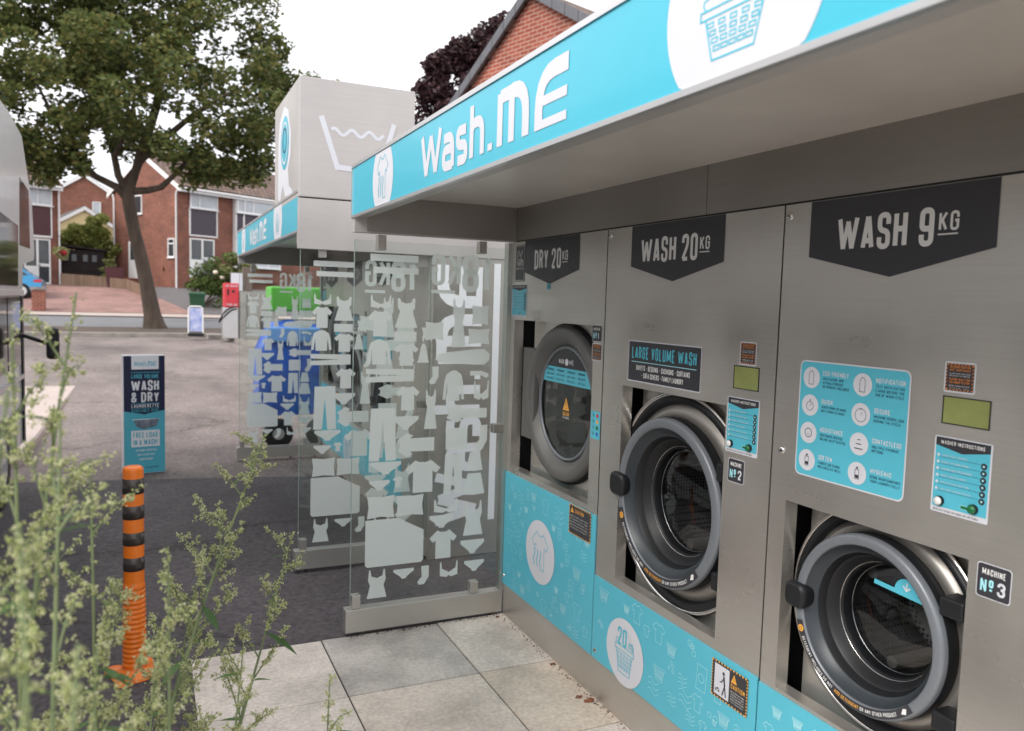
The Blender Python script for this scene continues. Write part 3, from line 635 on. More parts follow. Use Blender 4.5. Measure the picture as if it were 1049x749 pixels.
def display(t, y0, y1, z0, z1):
    mb = MB(); w = .0022
    for a, b in (((0, y0+w, z0-w), (-.002, y1-w, z0)), ((0, y0+w, z1), (-.002, y1-w, z1+w)), ((0, y0+w, z0), (-.002, y0, z1)), ((0, y1, z0), (-.002, y1-w, z1))): mb.box(a, b, M['rubber'])
    mb.poly([(-.0008, y0, z0), (-.0008, y1, z0), (-.0008, y1, z1), (-.0008, y0, z1)], M['lcd'])
    mb.build('display', t)
def graphics(t, y0, y1, z0, z1, circ, kind, seed):
    """turquoise lower panel with pale drawings"""
    mb = MB(); mb.box((-.004, y1, z0), (.012, y0, z1), M['turqp'])
    p = mb.build('graphic_panel', t)
    d = DX(-.004, y0, z0, base=.0006); w = y0-y1; h = z1-z0; rnd = random.Random(seed)
    u, v, r = circ
    placed = [(u, v, r*1.2)]
    for k in range(420):
        x = rnd.uniform(.05, w-.05); y = rnd.uniform(.04, h-.04); q = rnd.choice([.024, .034, .042])
        if any((x-a)**2+(y-b)**2 < (q+c)**2*.95 for a, b, c in placed): continue
        placed.append((x, y, q)); c = rnd.randint(0, 4); lw = .0021
        if c == 0: tee_icon(d, x, y, q*1.7, q*1.7, M['turql'], 1, lw, False)
        elif c == 1: basket_icon(d, x, y, q*1.6, q*1.6, M['turql'], 1, lw, False)
        elif c == 2:
            for j in range(4): d.ring(x+rnd.uniform(-q, q)*.6, y+rnd.uniform(-q, q)*.6, q*rnd.uniform(.15, .35), lw, M['turql'], 1, 12)
        elif c == 3:
            d.stroke([(x-q*.6, y-q), (x+q*.5, y-q), (x+q*.7, y+q), (x-q*.5, y+q), (x-q*.6, y-q)], lw, M['turql'], 1); d.ring(x, y, q*.35, lw, M['turql'], 1, 14)
        else:
            for j in range(3): d.stroke([(x-q+i*q*.25, y+(j-1)*q*.6+.25*q*math.sin(i*.9)) for i in range(9)], lw, M['turql'], 1)
    if kind == 'tee':
        d.disc(u, v, r, M['white'], 2, 48); tee_icon(d, u, v+.004, r*1.12, r*1.15, M['turqp'], 3, .0042)
    else:
        d.disc(u, v, r, M['white'], 2, 48); basket_icon(d, u, v-.10*r, r*1.0, r*1.12, M['turqp'], 3, .0036)
        d.rect(u-r*.36, v+r*.22, u+r*.3, v+r*.62, M['white'], 4)
        d.text(kind, u-r*.38, v+r*.16, r*.55, M['turqp'], 5, w=.44, t=.15, width=r*.5); d.text('KG', u+r*.22, v+r*.2, r*.22, M['turqp'], 5, w=.4, t=.12, width=r*.24)
    d.build('panel_print', p)
    return p
def caution(t, y0, y1, z0, z1, pict=True):
    d = DX(-.004, y0, z0); w = y0-y1; h = z1-z0
    d.rect(0, 0, w, h, M['dark'], 3)
    n = 12 if pict else 9
    for k in range(n):
        for v in (-.012*h, h-.04*h):
            d.rect(w*(k+.1)/n, v, w*(k+.55)/n, v+.05*h, M['amber'], 4)
        for u in (0-.01*w, w-.03*w):
            d.rect(u, h*(k+.1)/n, u+.035*w, h*(k+.55)/n, M['amber'], 4)
    x = .06*w
    if pict:
        d.rect(.08*w, .08*h, .5*w, .92*h, M['white'], 4); x = .55*w
        d.disc(.34*w, .74*h, .035*w, M['dark'], 5, 14); d.stroke([(.35*w, .68*h), (.38*w, .42*h)], .045*w, M['dark'], 5)
        d.stroke([(.38*w, .42*h), (.42*w, .14*h)], .03*w, M['dark'], 5); d.stroke([(.38*w, .42*h), (.32*w, .14*h)], .03*w, M['dark'], 5); d.stroke([(.36*w, .64*h), (.29*w, .48*h), (.24*w, .48*h)], .022*w, M['dark'], 5)
        for a in (.14, .19, .22): d.disc(a*w, (.2+.12*((a*50) % 1))*h, .022*w, M['dark'], 5, 8)
        d.stroke([(.12*w, .24*h), (.24*w, .26*h)], .012*w, M['dark'], 5)
    if pict: d.poly([(x, .66*h), (x+.16*w, .66*h), (x+.08*w, .9*h)], M['amber'], 4); d.stroke([(x+.08*w, .82*h), (x+.08*w, .72*h)], .01*w, M['dark'], 5)
    else: d.poly([(x, .74*h), (x+.16*w, .74*h), (x+.08*w, .92*h)], M['amber'], 4)
    d.text('CAUTION', x if pict else .28*w, .5*h if pict else .76*h, .13*h, M['amber'], 4, width=.38*w if pict else .4*w)
    for k in range(5): d.text(['KEEP CHILDREN AWAY FROM', 'THE MACHINE AT ALL TIMES', 'DO NOT CLIMB INSIDE THE', 'DRUM OR LEAVE PETS NEAR', 'THIS EQUIPMENT'][k], x, (.4-.07*k if pict else .6-.1*k)*h, .035*h if pict else .045*h, M['ltext'], 4, width=(.36 if pict else .8)*w)
    d.build('caution_sticker', t)
def washer(name, label, Y0, Y1, hole, cy, cz, s, zp, pen, group):
    t = thing(name, label, 'washing machine', (0, (Y0+Y1)/2, 0), 0, group)
    hy0, hy1, hz0, hz1 = hole
    mb = MB(); g = .003
    steel_panel_with_hole(mb, Y0+g, Y1-g, zp, 1.897, hy0, hy1, hz0, hz1, M['steel'])
    mb.poly([(0, Y0+g, zp), (.03, Y0+g, zp), (.03, Y0+g, 1.897), (0, Y0+g, 1.897)], M['steel_dark_shade']); mb.poly([(0, Y1-g, 1.897), (.03, Y1-g, 1.897), (.03, Y1-g, zp), (0, Y1-g, zp)], M['steel_dark_shade'])
    fp = mb.build('front_panel', t)
    # machine face behind the opening
    mb = MB(); bx = .083; e = .0035
    plate_hole(mb, bx, cy-.37*max(s, .9), hy1-.019, hz0-.12, hz1+.1, cy, cz, .295*s if hy1-.019-cy > .295*s else hy1-.0195-cy, M['steel'])
    mb.build('inner_plate', t)
    c = (0, cy, cz)
    mb = MB(); open_box(mb, .047, .59, cy-.37*max(s, .9), Y1-.006, hz0-.13, hz1+.12, M['gap']); mb.build('casing', t)
    mb = MB(); Rc = .388*s
    mb.lathe([(.083, Rc+.004), (.058, Rc+.003), (.050, Rc-.001), (.050, Rc-.008*s-.002), (.056, Rc-.014*s)], M['chrome'], c, 96); mb.build('chrome_ring', t)
    mb = MB()
    mb.lathe([(.056, Rc-.013*s), (.050, Rc-.018*s), (.050, Rc-.035*s), (.072, Rc-.045*s)], M['rubber'], c, 96)
    mb.build('gasket_shade_ring', t)
    mb = MB(); mb.lathe([(.072, Rc-.045*s), (.060, Rc-.060*s), (.045, .30*s), (.078, .292*s)], M['steel_dark_shade'], c, 96); mb.build('dish', t)
    # door
    mb = MB()
    mb.lathe([(.060, .292*s), (.045, .299*s), (.020, .301*s), (.008, .299*s)], M['rubber'], c, 96)
    mb.lathe([(.008, .2993*s), (-.002, .298*s), (-.0075, .294*s), (-.0105, .288*s), (-.011, .27*s), (-.0095, .264*s), (-.004, .2605*s)], M['ring'], c, 96)
    mb.lathe([(-.004, .2605*s), (.022, .240*s), (.026, .232*s)], M['bowl'], c, 96); mb.lathe([(.026, .232*s), (.034, .226*s), (.048, .220*s)], M['rubber'], c, 96)
    dr = mb.build('door', t)
    mb = MB(); mb.lathe([(.048, .220*s), (.052, .212*s), (.060, .208*s), (.066, .198*s), (.078, .194*s), (.082, .186*s), (.115, .180*s)], M['rubber'], c, 96)
    mb.lathe([(.0795, .1955*s), (.0765, .1940*s), (.0795, .1925*s)], M['chrome'], c, 96)
    mb.lathe([(.112, .1815*s), (.109, .1795*s), (.112, .1775*s)], M['chrome'], c, 96)
    mb.build('door_seal', dr)
    mb = MB(); mb.lathe([(.085, .190*s), (.07, .15*s), (.058, .09*s), (.052, .0001)], M['doorglass'], c, 64); mb.build('door_glass', dr)
    mb = MB(); mb.lathe([(.115, .180*s), (.125, .215*s), (.36, .215*s)], M['drum'], c, 64); mb.lathe([(.36, .215*s), (.375, .15*s), (.35, .0001)], M['drum'], c, 64)
    for q in range(3):
        a = R(40+120*q); mb.tube([(.14, cy+.175*s*math.cos(a), cz+.175*s*math.sin(a)), (.34, cy+.175*s*math.cos(a), cz+.175*s*math.sin(a))], .022*s, M['steel_dark_shade'], 8)
    mb.build('drum', t)
    # arc label on the lower part of the ring
    d = D2((-.0112, cy, cz), (0, -1, 0), (0, 0, 1)); a0, a1 = R(197), R(318); ri, ro = .2625*s, .2890*s
    n = 40
    i0 = len(d.mb.v); pts = []
    for k in range(n):
        b0 = a0+(a1-a0)*k/n; b1 = a0+(a1-a0)*(k+1)/n
        d.poly([(ri*math.cos(b0), ri*math.sin(b0)), (ro*math.cos(b0), ro*math.sin(b0)), (ro*math.cos(b1), ro*math.sin(b1)), (ri*math.cos(b1), ri*math.sin(b1))], M['dark'], 0)
    rm = (ri+ro)/2; hh = .0125*s
    txt1, txt2, txt3 = 'DETERGENT INCLUDED DO NOT ', 'ADD DETERGENT ', 'OR ANY OTHER PRODUCT'
    ang0 = R(209)
    def plc(a_):
        return lambda x, y: ((rm-hh/2+y if False else rm+hh/2-y)*math.cos(a_+x/rm), (rm+hh/2-y)*math.sin(a_+x/rm))
    spanw = rm*R(98); tot = len(txt1+txt2+txt3)
    a = ang0
    for tx, m in ((txt1, 'ltext'), (txt2, 'amber'), (txt3, 'ltext')):
        wd = spanw*len(tx)/tot; d.text(tx.strip(), 0, 0, hh, M[m], 2, width=wd*.95, place=plc(a)); a += wd/rm
    d.disc(rm*math.cos(R(203)), rm*math.sin(R(203)), .0125*s, M['amber'], 2, 20); d.ring(rm*math.cos(R(203)), rm*math.sin(R(203)), .006*s, .002*s, M['dark'], 3, 10)
    hx, hy = rm*math.cos(R(312)), rm*math.sin(R(312)); d.poly([(hx-.008*s, hy-.012*s), (hx+.009*s, hy-.006*s), (hx+.008*s, hy+.012*s), (hx-.004*s, hy+.008*s)], M['ltext'], 2)
    d.build('ring_label', dr)
    # handle
    mb = MB(); hyc = cy+.300*s-.012; hzc = cz+.006*s; hw, hh_ = .046*s+.002, .040*s+.006
    prof = []
    for k in range(28):
        q = 2*math.pi*k/28; cx_, sz_ = math.cos(q), math.sin(q)
        prof.append((abs(cx_)**.6*math.copysign(1, cx_), abs(sz_)**.6*math.copysign(1, sz_)))
    rows = []
    for x_, k_ in ((.05, .8), (.0, .95), (-.012, 1), (-.022, .93), (-.027, .75)): rows.append([(x_, hyc+p[0]*hw*k_, hzc+p[1]*hh_*k_) for p in prof])
    mb.grid(rows, M['rubber'], True); mb.poly(rows[-1], M['rubber'], True); mb.build('handle', dr)
    # hinge blocks
    for dz in (.165*s, -.19*s):
        mb = MB(); mb.box((.0, hy0+.004, cz+dz-.03*s), (.06, cy-.262*s, cz+dz+.03*s), M['rubber']); mb.build('hinge', dr, bevel=.006)
    lock(t, Y1-.022, 1.872 if s > .9 else 1.865)
    return t
mgroup = 'outdoor laundry machines'
BASE = []
w9 = washer('washing_machine', 'nearest stainless steel washer with WASH 9 KG pennant and machine number 3 sticker', .815, 1.745, (1.126, 1.680, .517, 1.066), 1.39, .815, .762, .170, None, mgroup); BASE.append(w9)
pennant(w9, 1.646, 1.118, 'WASH 9', .095, .283)
hazard(w9, 1.216, 1.141, 1.429, 1.498); display(w9, 1.213, 1.104, 1.359, 1.418); instructions(w9, 1.228, 1.090, 1.153, 1.328); num_sticker(w9, 1.103, 1.030, .998, 1.070, '3')
lock(w9, 1.705, 1.205)
# services poster
d = DX(0, 1.652, 1.150); w_, h_ = .352, .318
d.rrect(0, 0, w_, h_, .018, M['white'], 0); d.rrect(.004, .004, w_-.004, h_-.004, .015, M['turqp'], 1)
INFO = [('ECO-FRIENDLY', ['USES OZONE AND', 'HYPOALLERGENIC', 'DETERGENT INCLUDED']), ('QUICK', ['WASH FROM 30 MINS', 'DRY FROM 15 MINS']), ('ASSISTANCE', ['CUSTOMER SERVICE', 'ONLINE HELP CENTRE']), ('SOFTEN', ['FABRIC SOFTENER', 'INCLUDED AS WELL']),
        ('NOTIFICATION', ['TEXT NOTIFICATION', '5 MINS BEFORE THE', 'END OF WASH CYCLE']), ('SECURE', ['MACHINE DOORS LOCK', 'DURING THE CYCLE']), ('CONTACTLESS', ['MULTIPLE PAYMENT', 'OPTIONS']), ('HYGIENIC', ['OZONE WASH SANITISES', 'YOUR LAUNDRY FULLY'])]
for k, (a, bl) in enumerate(INFO):
    c, r = divmod(k, 4); u = .043+c*.170; v = .272-r*.0755-(0 if c == 0 else .002)
    d.disc(u, v, .029, M['white'], 2, 32)
    if r == 0: d.stroke([(u-.008, v-.018), (u-.008, v+.01), (u-.003, v+.018), (u+.003, v+.018), (u+.008, v+.01), (u+.008, v-.018), (u-.008, v-.018)], .0014, M['dark'], 3)
    elif r == 1: d.ring(u, v-.002, .012 if c == 0 else .017, .0015, M['dark'], 3, 20); d.stroke([(u, v-.002), (u+.005, v+.006)], .0012, M['dark'], 3); d.stroke([(u, v+.012), (u, v+.016)], .003, M['dark'], 3)
    elif r == 2: 
        if c == 0: d.ring(u, v, .012, .002, M['dark'], 3, 16); d.stroke([(u-.005, v-.004), (u+.005, v-.004)], .0012, M['dark'], 3)
        else:
            for q, ww in ((.011, .004), (.0, .008), (-.012, .013)): d.stroke([(u-ww, v+q), (u+ww, v+q)], .0025, M['dark'], 3)
    else:
        d.stroke([(u-.006, v-.014), (u-.006, v+.010), (u+.006, v+.010), (u+.006, v-.014), (u-.006, v-.014)], .0014, M['dark'], 3); d.rect(u-.003, v+.012, u+.003, v+.017, M['dark'], 3); d.rect(u-.005, v-.012, u+.005, v-.004, M['dark'], 3)
    d.text(a, u+.040, v+.009, .0125, M['white'], 2, w=.40, t=.15, width=min(.085, .0078*len(a)))
    for j, ln in enumerate(bl): d.text(ln, u+.040, v-.003-.0105*j, .0072, M['navy'], 2, w=.40, t=.14, width=min(.088, .0049*len(ln)))
d.build('services_poster', w9)
graphics(w9, 1.742, .818, .172, .505, (.26, .13, .11), '9', 5)
d = DX(.052, 1.39, .815)      # blue arrow sticker inside the drum door glass
q = R(-3)
def rt(x, y): return (x*math.cos(q)-y*math.sin(q)+.055, x*math.sin(q)+y*math.cos(q)+.098)
d.poly([rt(-.075, -.006), rt(.085, -.006), rt(.085, .006), rt(-.075, .006)], M['turqp'], 0); d.poly([rt(.02+.034*math.cos(R(k*12)), .005+.034*math.sin(R(k*12))) for k in range(16)], M['turqp'], 1)
d.stroke([rt(.02, .03), rt(.02, .012)], .004, M['white'], 2); d.stroke([rt(.01, .02), rt(.02, .01), rt(.03, .02)], .004, M['white'], 2)
d.build('arrow_sticker', w9)

w20 = washer('washing_machine', 'middle stainless steel washer with WASH 20 KG pennant and large volume wash sign', 1.745, 2.70, (1.953, 2.552, .547, 1.300), 2.25, .918, 1.0, .170, None, mgroup); BASE.append(w20)
pennant(w20, 2.528, 2.000, 'WASH 20', .065, .331)
hazard(w20, 1.902, 1.829, 1.433, 1.504); display(w20, 1.923, 1.816, 1.361, 1.427); instructions(w20, 1.947, 1.803, 1.160, 1.332); num_sticker(w20, 1.927, 1.857, 1.070, 1.140, '2')
d = DX(0, 2.515, 1.327); w_, h_ = .427, .144
d.rect(-.004, -.004, w_+.004, h_+.004, M['white'], 0); d.rrect(0, 0, w_, h_, .004, M['dark'], 1)
d.text('LARGE VOLUME WASH', w_/2, .082, .045, M['turqp'], 2, width=.385, align='c'); d.rect(.02, .069, w_-.02, .0715, M['turql'], 2)
d.text('DUVETS - BEDDING - CUSHIONS - CURTAINS', w_/2, .040, .019, M['ltext'], 2, width=.32, align='c'); d.text('- SOFA COVERS - FAMILY LAUNDRY', w_/2, .013, .019, M['ltext'], 2, width=.25, align='c')
d.build('large_volume_sign', w20)
d = DX(.05, 2.045, .80)
d.poly([(0, .03), (.012, 0), (.03, .05), (.036, .12), (.034, .2), (.02, .27), (.004, .25), (.012, .15)], M['turqp'], 0); d.build('glass_sticker', w20)
graphics(w20, 2.697, 1.748, .172, .512, (.240, .115, .128), '20', 8)
caution(w20, 1.949, 1.783, .372, .490)
lock(w20, 2.675, .205); lock(w20, 1.72+.003, 1.205) if False else None

# dryer
dry = thing('tumble_dryer', 'far stainless steel dryer with DRY 20 KG pennant beside the glass screen', 'tumble dryer', (0, 3.15, 0), 0, mgroup); BASE.append(dry)
mb = MB(); steel_panel_with_hole(mb, 2.703, 3.603, .17, 1.897, 2.783, 3.556, .78, 1.518, M['steel'], .05); mb.build('front_panel', dry)
mb = MB(); open_box(mb, .052, .59, 2.72, 3.600, .66, 1.62, M['gap']); mb.build('casing', dry)
mb = MB(); plate_hole(mb, .086, 2.75, 3.5, .70, 1.60, 3.135, 1.152, .30, M['steel']); mb.build('inner_plate', dry)
c = (0, 3.135, 1.152)
mb = MB(); mb.lathe([(.085, .366), (.070, .364), (.062, .355)], M['rubber'], c, 96); mb.build('gasket_shade_ring', dry)  # black annulus paints the dark shadow ring round the dryer door
mb = MB(); mb.lathe([(.062, .354), (.045, .349), (.036, .338), (.034, .31), (.042, .292), (.070, .270), (.078, .262)], M['dryring'], c, 96); drd = mb.build('door', dry)
mb = MB(); mb.lathe([(.078, .262), (.066, .258), (.064, .250), (.074, .246)], M['ring'], c, 96); mb.build('glass_rim', drd)
mb = MB(); mb.lathe([(.074, .248), (.074, .0001)], M['dryglass'], c, 64); mb.build('door_glass', drd)
mb = MB(); mb.lathe([(.09, .25), (.4, .28)], M['steel_dark_shade'], c, 48); mb.lathe([(.4, .28), (.4, .0001)], M['drum'], c, 48); mb.build('drum', dry)
mb = MB(); mb.box((.040, 3.40, .942), (.066, 3.528, 1.385), M['dryring']); hp = mb.build('hinge_plate', dry, bevel=.004)
d = DX(.0735, 3.135, 1.152)
arc = [(.24*math.cos(R(a)), .24*math.sin(R(a))) for a in range(42, 139, 4)]
d.poly(arc, M['dark'], 0)
d.poly([(-.225, .088), (.225, .088), (.21, .13), (.178, .16), (-.178, .16), (-.21, .13)], M['turqp'], 1)
d.text('WASH', -.075, .178, .022, M['white'], 2, width=.05); d.disc(0, .188, .016, M['white'], 2, 20); d.text('ME', .025, .178, .022, M['white'], 2, width=.04)
for k in range(4):
    for j, tx in enumerate(('PROGRAMME', 'HOT 8 MIN', 'PER CYCLE')): d.text(tx, -.19+.1*k, .14-.021*j, .010, M['navy'], 2, width=.07 if k < 3 else .06)
d.poly([(-.022, -.03), (.038, -.03), (.008, .03)], M['amber'], 1); d.stroke([(.008, .012), (.008, -.01)], .005, M['dark'], 2); d.disc(.008, -.02, .003, M['dark'], 2, 8)
d.text('CAUTION', .008, -.055, .018, M['amber'], 1, width=.06, align='c'); d.text('HOT SURFACE', .008, -.068, .009, M['white'], 1, width=.06, align='c')
d.build('programme_sticker', drd)
pennant(dry, 3.456, 2.922, 'DRY 20', .106, .265)
instructions(dry, 3.593, 3.420, 1.530, 1.690, 'DRYER INSTRUCTIONS', False)
d = DX(0, 3.56, 1.705); d.rect(0, 0, .105, .175, M['dark'], 0); d.rect(.004, .004, .101, .171, M['ltext'], 1); d.rect(.006, .006, .099, .169, M['dark'], 2)
d.stroke([(.02, .13), (.04, .15), (.05, .12), (.08, .15), (.06, .11), (.085, .10), (.03, .105), (.02, .13)], .003, M['ltext'], 3); d.text('TUBES', .052, .075, .022, M['ltext'], 3, width=.08, align='c'); d.text('FOR PETS', .052, .055, .012, M['ltext'], 3, width=.08, align='c')
d.build('notice_sticker', dry)
d = DX(0, 3.215, 1.665); d.rect(0, 0, .036, .028, M['turqp'], 0); d.text('OK', .004, .006, .016, M['dark'], 1, width=.028); d.build('small_sticker', dry)
num_sticker(dry, 2.792, 2.719, 1.456, 1.519, '1'); hazard(dry, 2.790, 2.712, 1.377, 1.448)
d = DX(0, 2.778, 1.06); d.rrect(0, 0, .072, .113, .004, M['turqp'], 0)
for k, m in enumerate(('red', 'amber', 'btn', 'blue')): d.disc(.05, .096-.025*k, .009, M[m], 1, 12); d.text('V', .012, .088-.025*k, .016, M['dark'], 1, width=.016)
d.build('care_sticker', dry)
graphics(dry, 3.602, 2.706, .172, .752, (.413, .283, .147), 'tee', 2)
caution(dry, 2.921, 2.739, .628, .752, False)
mb = MB(); mb.lathe([(-.01, 0), (-.01, .006), (-.004, .009)], M['chrome'], (0, 3.585, .215), 12); mb.build('lock', dry)
lock(dry, 2.722, .205) if False else None

# shell: plinth, headers, canopy
k1 = thing('laundry_kiosk', 'stainless steel laundry kiosk frame in front with wide turquoise Wash.ME canopy', 'kiosk', (0, .24, 0), 0, 'launderette kiosks'); BASE.append(k1)
Y0, Y1 = .24, 3.606
mb = MB(); mb.box((.004, Y0, 0.004), (.9, Y1, .166), M['steel']); mb.build('plinth', k1, bevel=.002)
mb = MB(); mb.box((0, Y0, 1.903), (.03, 2.098, 2.062), M['steel_dark_shade']); mb.build('header', k1)
mb = MB(); mb.box((0, 2.101, 1.903), (.03, Y1-.002, 2.062), M['steel_dark_shade']); mb.build('header', k1)
mb = MB(); mb.box((.62, Y0+.01, .17), (.9, Y1-.003, 1.9), M['steel']); mb.build('back_cabinet', k1)
mb = MB(); mb.box((.0, Y0+.01, .17), (.6, .812, 1.9), M['steel']); mb.build('cabinet', k1)
mb = MB(); mb.box((.0012, Y0+.01, 1.8972), (.03, Y1-.003, 1.9028), M['gap']); mb.build('header_gap_shade', k1)  # black strip covers the lit edges; shade put in by its colour
for yj in (.815, 1.745, 2.70):
    mb = MB(); mb.box((.032, yj-.02, .17), (.036, yj+.075, 1.9), M['gap']); mb.build('joint_backing', k1)
mb = MB(); mb.box((-.77, Y0+.05, 2.062), (.9, Y1-.045, 2.16), M['soffit']); mb.build('canopy_soffit', k1)
mb = MB(); mb.box((-.80, Y0, 1.963), (-.745, Y1+.004, 2.190), M['steel_light']); fb = mb.build('fascia_box', k1, bevel=.002)
mb = MB(); mb.box((-.806, Y0, 2.183), (-.74, Y1+.006, 2.197), M['alu']); mb.box((-.806, Y0, 1.960), (-.79, Y1+.006, 1.972), M['alu']); mb.box((-.806, Y1-.004, 1.972), (-.80, Y1+.006, 2.183), M['alu']); mb.build('fascia_trim', k1)
mb = MB(); mb.box((-.80, Y1-.045, 1.897), (.9, Y1, 2.15), M['steel_light']); mb.box((-.744, Y1-.050, 1.903), (-.002, Y1-.046, 2.06), M['steel_dark_shade'])
mb.build('end_header', k1)
mb = MB(); mb.box((-.80, Y0, 1.897), (.9, Y0+.045, 2.15), M['steel_light']); mb.build('end_header', k1)
mb = MB(); mb.box((-.745, Y0+.01, 2.163), (.9, Y1-.01, 2.186), M['steel_light']); mb.build('canopy_roof', k1)
d = DX(-.8005, Y1-.002, 1.972, st=.0006)
wd = Y1-Y0-.005
d.rect(0, 0, wd, .211, M['turq'], 0)
def arcdisc(u, v, r, top=.209, bot=.001):
    pts = []
    for k in range(64):
        a = 2*math.pi*k/64; pts.append((u+r*math.cos(a), min(top, max(bot, v+r*math.sin(a)))))
    d.poly(pts, M['white'], 1)
def U(y): return Y1-.002-y
arcdisc(U(3.095), .105, .150); tee_icon(d, U(3.095), .108, .155, .165, M['turq'], 2, .0038)
logo_text(d, U(2.60), .035, .135, 1.04, M['white'], 2, 1.12)
arcdisc(U(1.015), .125, .188)
basket_icon(d, U(1.025), .088, .165, .115, M['turq'], 2, .0032); d.text('9', U(1.045), .118, .045, M['turq'], 4, width=.022)
d.build('fascia_print', fb)
# glass screen at the far end and its copies
CL = [('bar',-0.710,1.776,-0.479,1.808),('bar',-0.693,1.720,-0.477,1.749),('bra',-0.705,1.557,-0.608,1.620),('shirt',-0.717,1.425,-0.601,1.548),('dress',-0.588,1.468,-0.478,1.610),('rect',-0.590,1.403,-0.481,1.449),('pillow',-0.437,1.409,-0.344,1.498),('dress',-0.305,1.376,-0.229,1.613),('pillow',-0.199,1.487,-0.111,1.583),('pillow',-0.217,1.391,-0.103,1.468),('roll',-0.385,1.290,-0.100,1.367),('hat',-0.474,1.301,-0.415,1.394),('jumper',-0.720,1.293,-0.603,1.411),('shirt',-0.589,1.287,-0.469,1.394),('sock',-0.418,1.196,-0.363,1.282),('jumper',-0.342,1.113,-0.231,1.262),('sockh',-0.201,1.222,-0.102,1.261),('bra',-0.178,1.114,-0.100,1.212),('pantsh',-0.723,1.209,-0.491,1.274),('dress',-0.434,0.978,-0.370,1.173),('shirt',-0.576,1.072,-0.460,1.189),('shirth',-0.324,1.005,-0.107,1.092),('trousers',-0.704,0.834,-0.572,1.085),('brief',-0.592,0.978,-0.462,1.044),('rect',-0.321,0.871,-0.208,0.978),('sock',-0.172,0.859,-0.098,0.987),('shirth',-0.565,0.844,-0.380,0.963),('brief',-0.697,0.767,-0.545,0.828),('shirt',-0.525,0.667,-0.345,0.826),('trousers',-0.327,0.647,-0.229,0.847),('skirt',-0.210,0.755,-0.121,0.851),('skirt',-0.225,0.634,-0.107,0.745),('pillow',-0.708,0.556,-0.575,0.665),('pillow',-0.566,0.556,-0.429,0.659),('duvet',-0.715,0.320,-0.425,0.550),('shirt',-0.394,0.326,-0.251,0.469),('cami',-0.218,0.429,-0.113,0.604),('brief',-0.230,0.334,-0.103,0.405),('brief',-0.207,0.242,-0.100,0.298),('bra',-0.336,0.228,-0.243,0.308),('sock',-0.456,0.205,-0.391,0.298),('brief',-0.574,0.247,-0.471,0.295),('cami',-0.703,0.167,-0.607,0.306),('bra',-0.374,0.556,-0.251,0.625),('brief',-0.397,0.482,-0.270,0.545),('brief',-0.70,.69,-.60,.74),('shirt',-.585,.70,-.535,.755),('cami',-.455,1.47,-.40,1.40)]
SH = {
'bar': [(0, 0), (1, 0), (1, 1), (0, 1)], 'rect': [(0, 0), (1, 0), (1, 1), (0, 1)],
'shirt': [(.0, .74), (.28, 1), (.4, .94), (.6, .94), (.72, 1), (1, .74), (.88, .58), (.77, .66), (.78, 0), (.22, 0), (.23, .66), (.12, .58)],
'jumper': [(.3, .95), (.42, 1), (.58, 1), (.7, .95), (.86, .86), (.94, .6), (1, .04), (.88, .04), (.80, .62), (.78, 0), (.22, 0), (.20, .62), (.12, .04), (0, .04), (.06, .6), (.14, .86)],
'dress': [(.1, .95), (.2, 1), (.28, .85), (.5, .8), (.72, .85), (.8, 1), (.9, .95), (.88, .65), (.78, .55), (1, 0), (0, 0), (.22, .55), (.12, .65)],
'cami': [(.1, 1), (.16, 1), (.22, .78), (.5, .7), (.78, .78), (.84, 1), (.9, 1), (.95, .65), (.85, .45), (1, 0), (0, 0), (.15, .45), (.05, .65)],
'pillow': [(0, 0), (.5, .07), (1, 0), (.95, .5), (1, 1), (.5, .94), (0, 1), (.05, .5)],
'brief': [(0, 1), (1, 1), (1, .75), (.65, .2), (.6, 0), (.4, 0), (.35, .2), (0, .75)],
'bra': [(.0, .95), (.06, 1), (.12, .55), (.5, .3), (.88, .55), (.94, 1), (1, .95), (1, .1), (.62, 0), (.5, .12), (.38, 0), (0, .1)],
'sock': [(.35, 1), (.95, 1), (.95, .4), (.6, .02), (.2, 0), (.05, .15), (.4, .45)],
'trousers': [(.05, 1), (.95, 1), (1, 0), (.62, 0), (.5, .72), (.38, 0), (0, 0)],
'skirt': [(.2, 1), (.8, 1), (1, .05), (.5, 0), (0, .05)],
'hat': [(0, 0), (1, 0), (.9, .2), (.7, .85), (.55, 1), (.45, 1), (.3, .85), (.1, .2)],
'roll': [(0, .35), (.1, .15), (.7, .0), (.9, .0), (1, .3), (1, .7), (.9, 1), (.75, 1), (.1, .75)],
'duvet': [(.04, 0), (.96, 0), (1, .05), (1, .7), (.55, 1), (0, 1), (0, .05)]}
SH['shirth'] = [(1-y, x) for x, y in SH['shirt']]; SH['sockh'] = [(1-y, x) for x, y in SH['sock']]; SH['pantsh'] = [(y, x) for x, y in SH['trousers']]
SH['shirth'] = SH['shirth'][::-1]
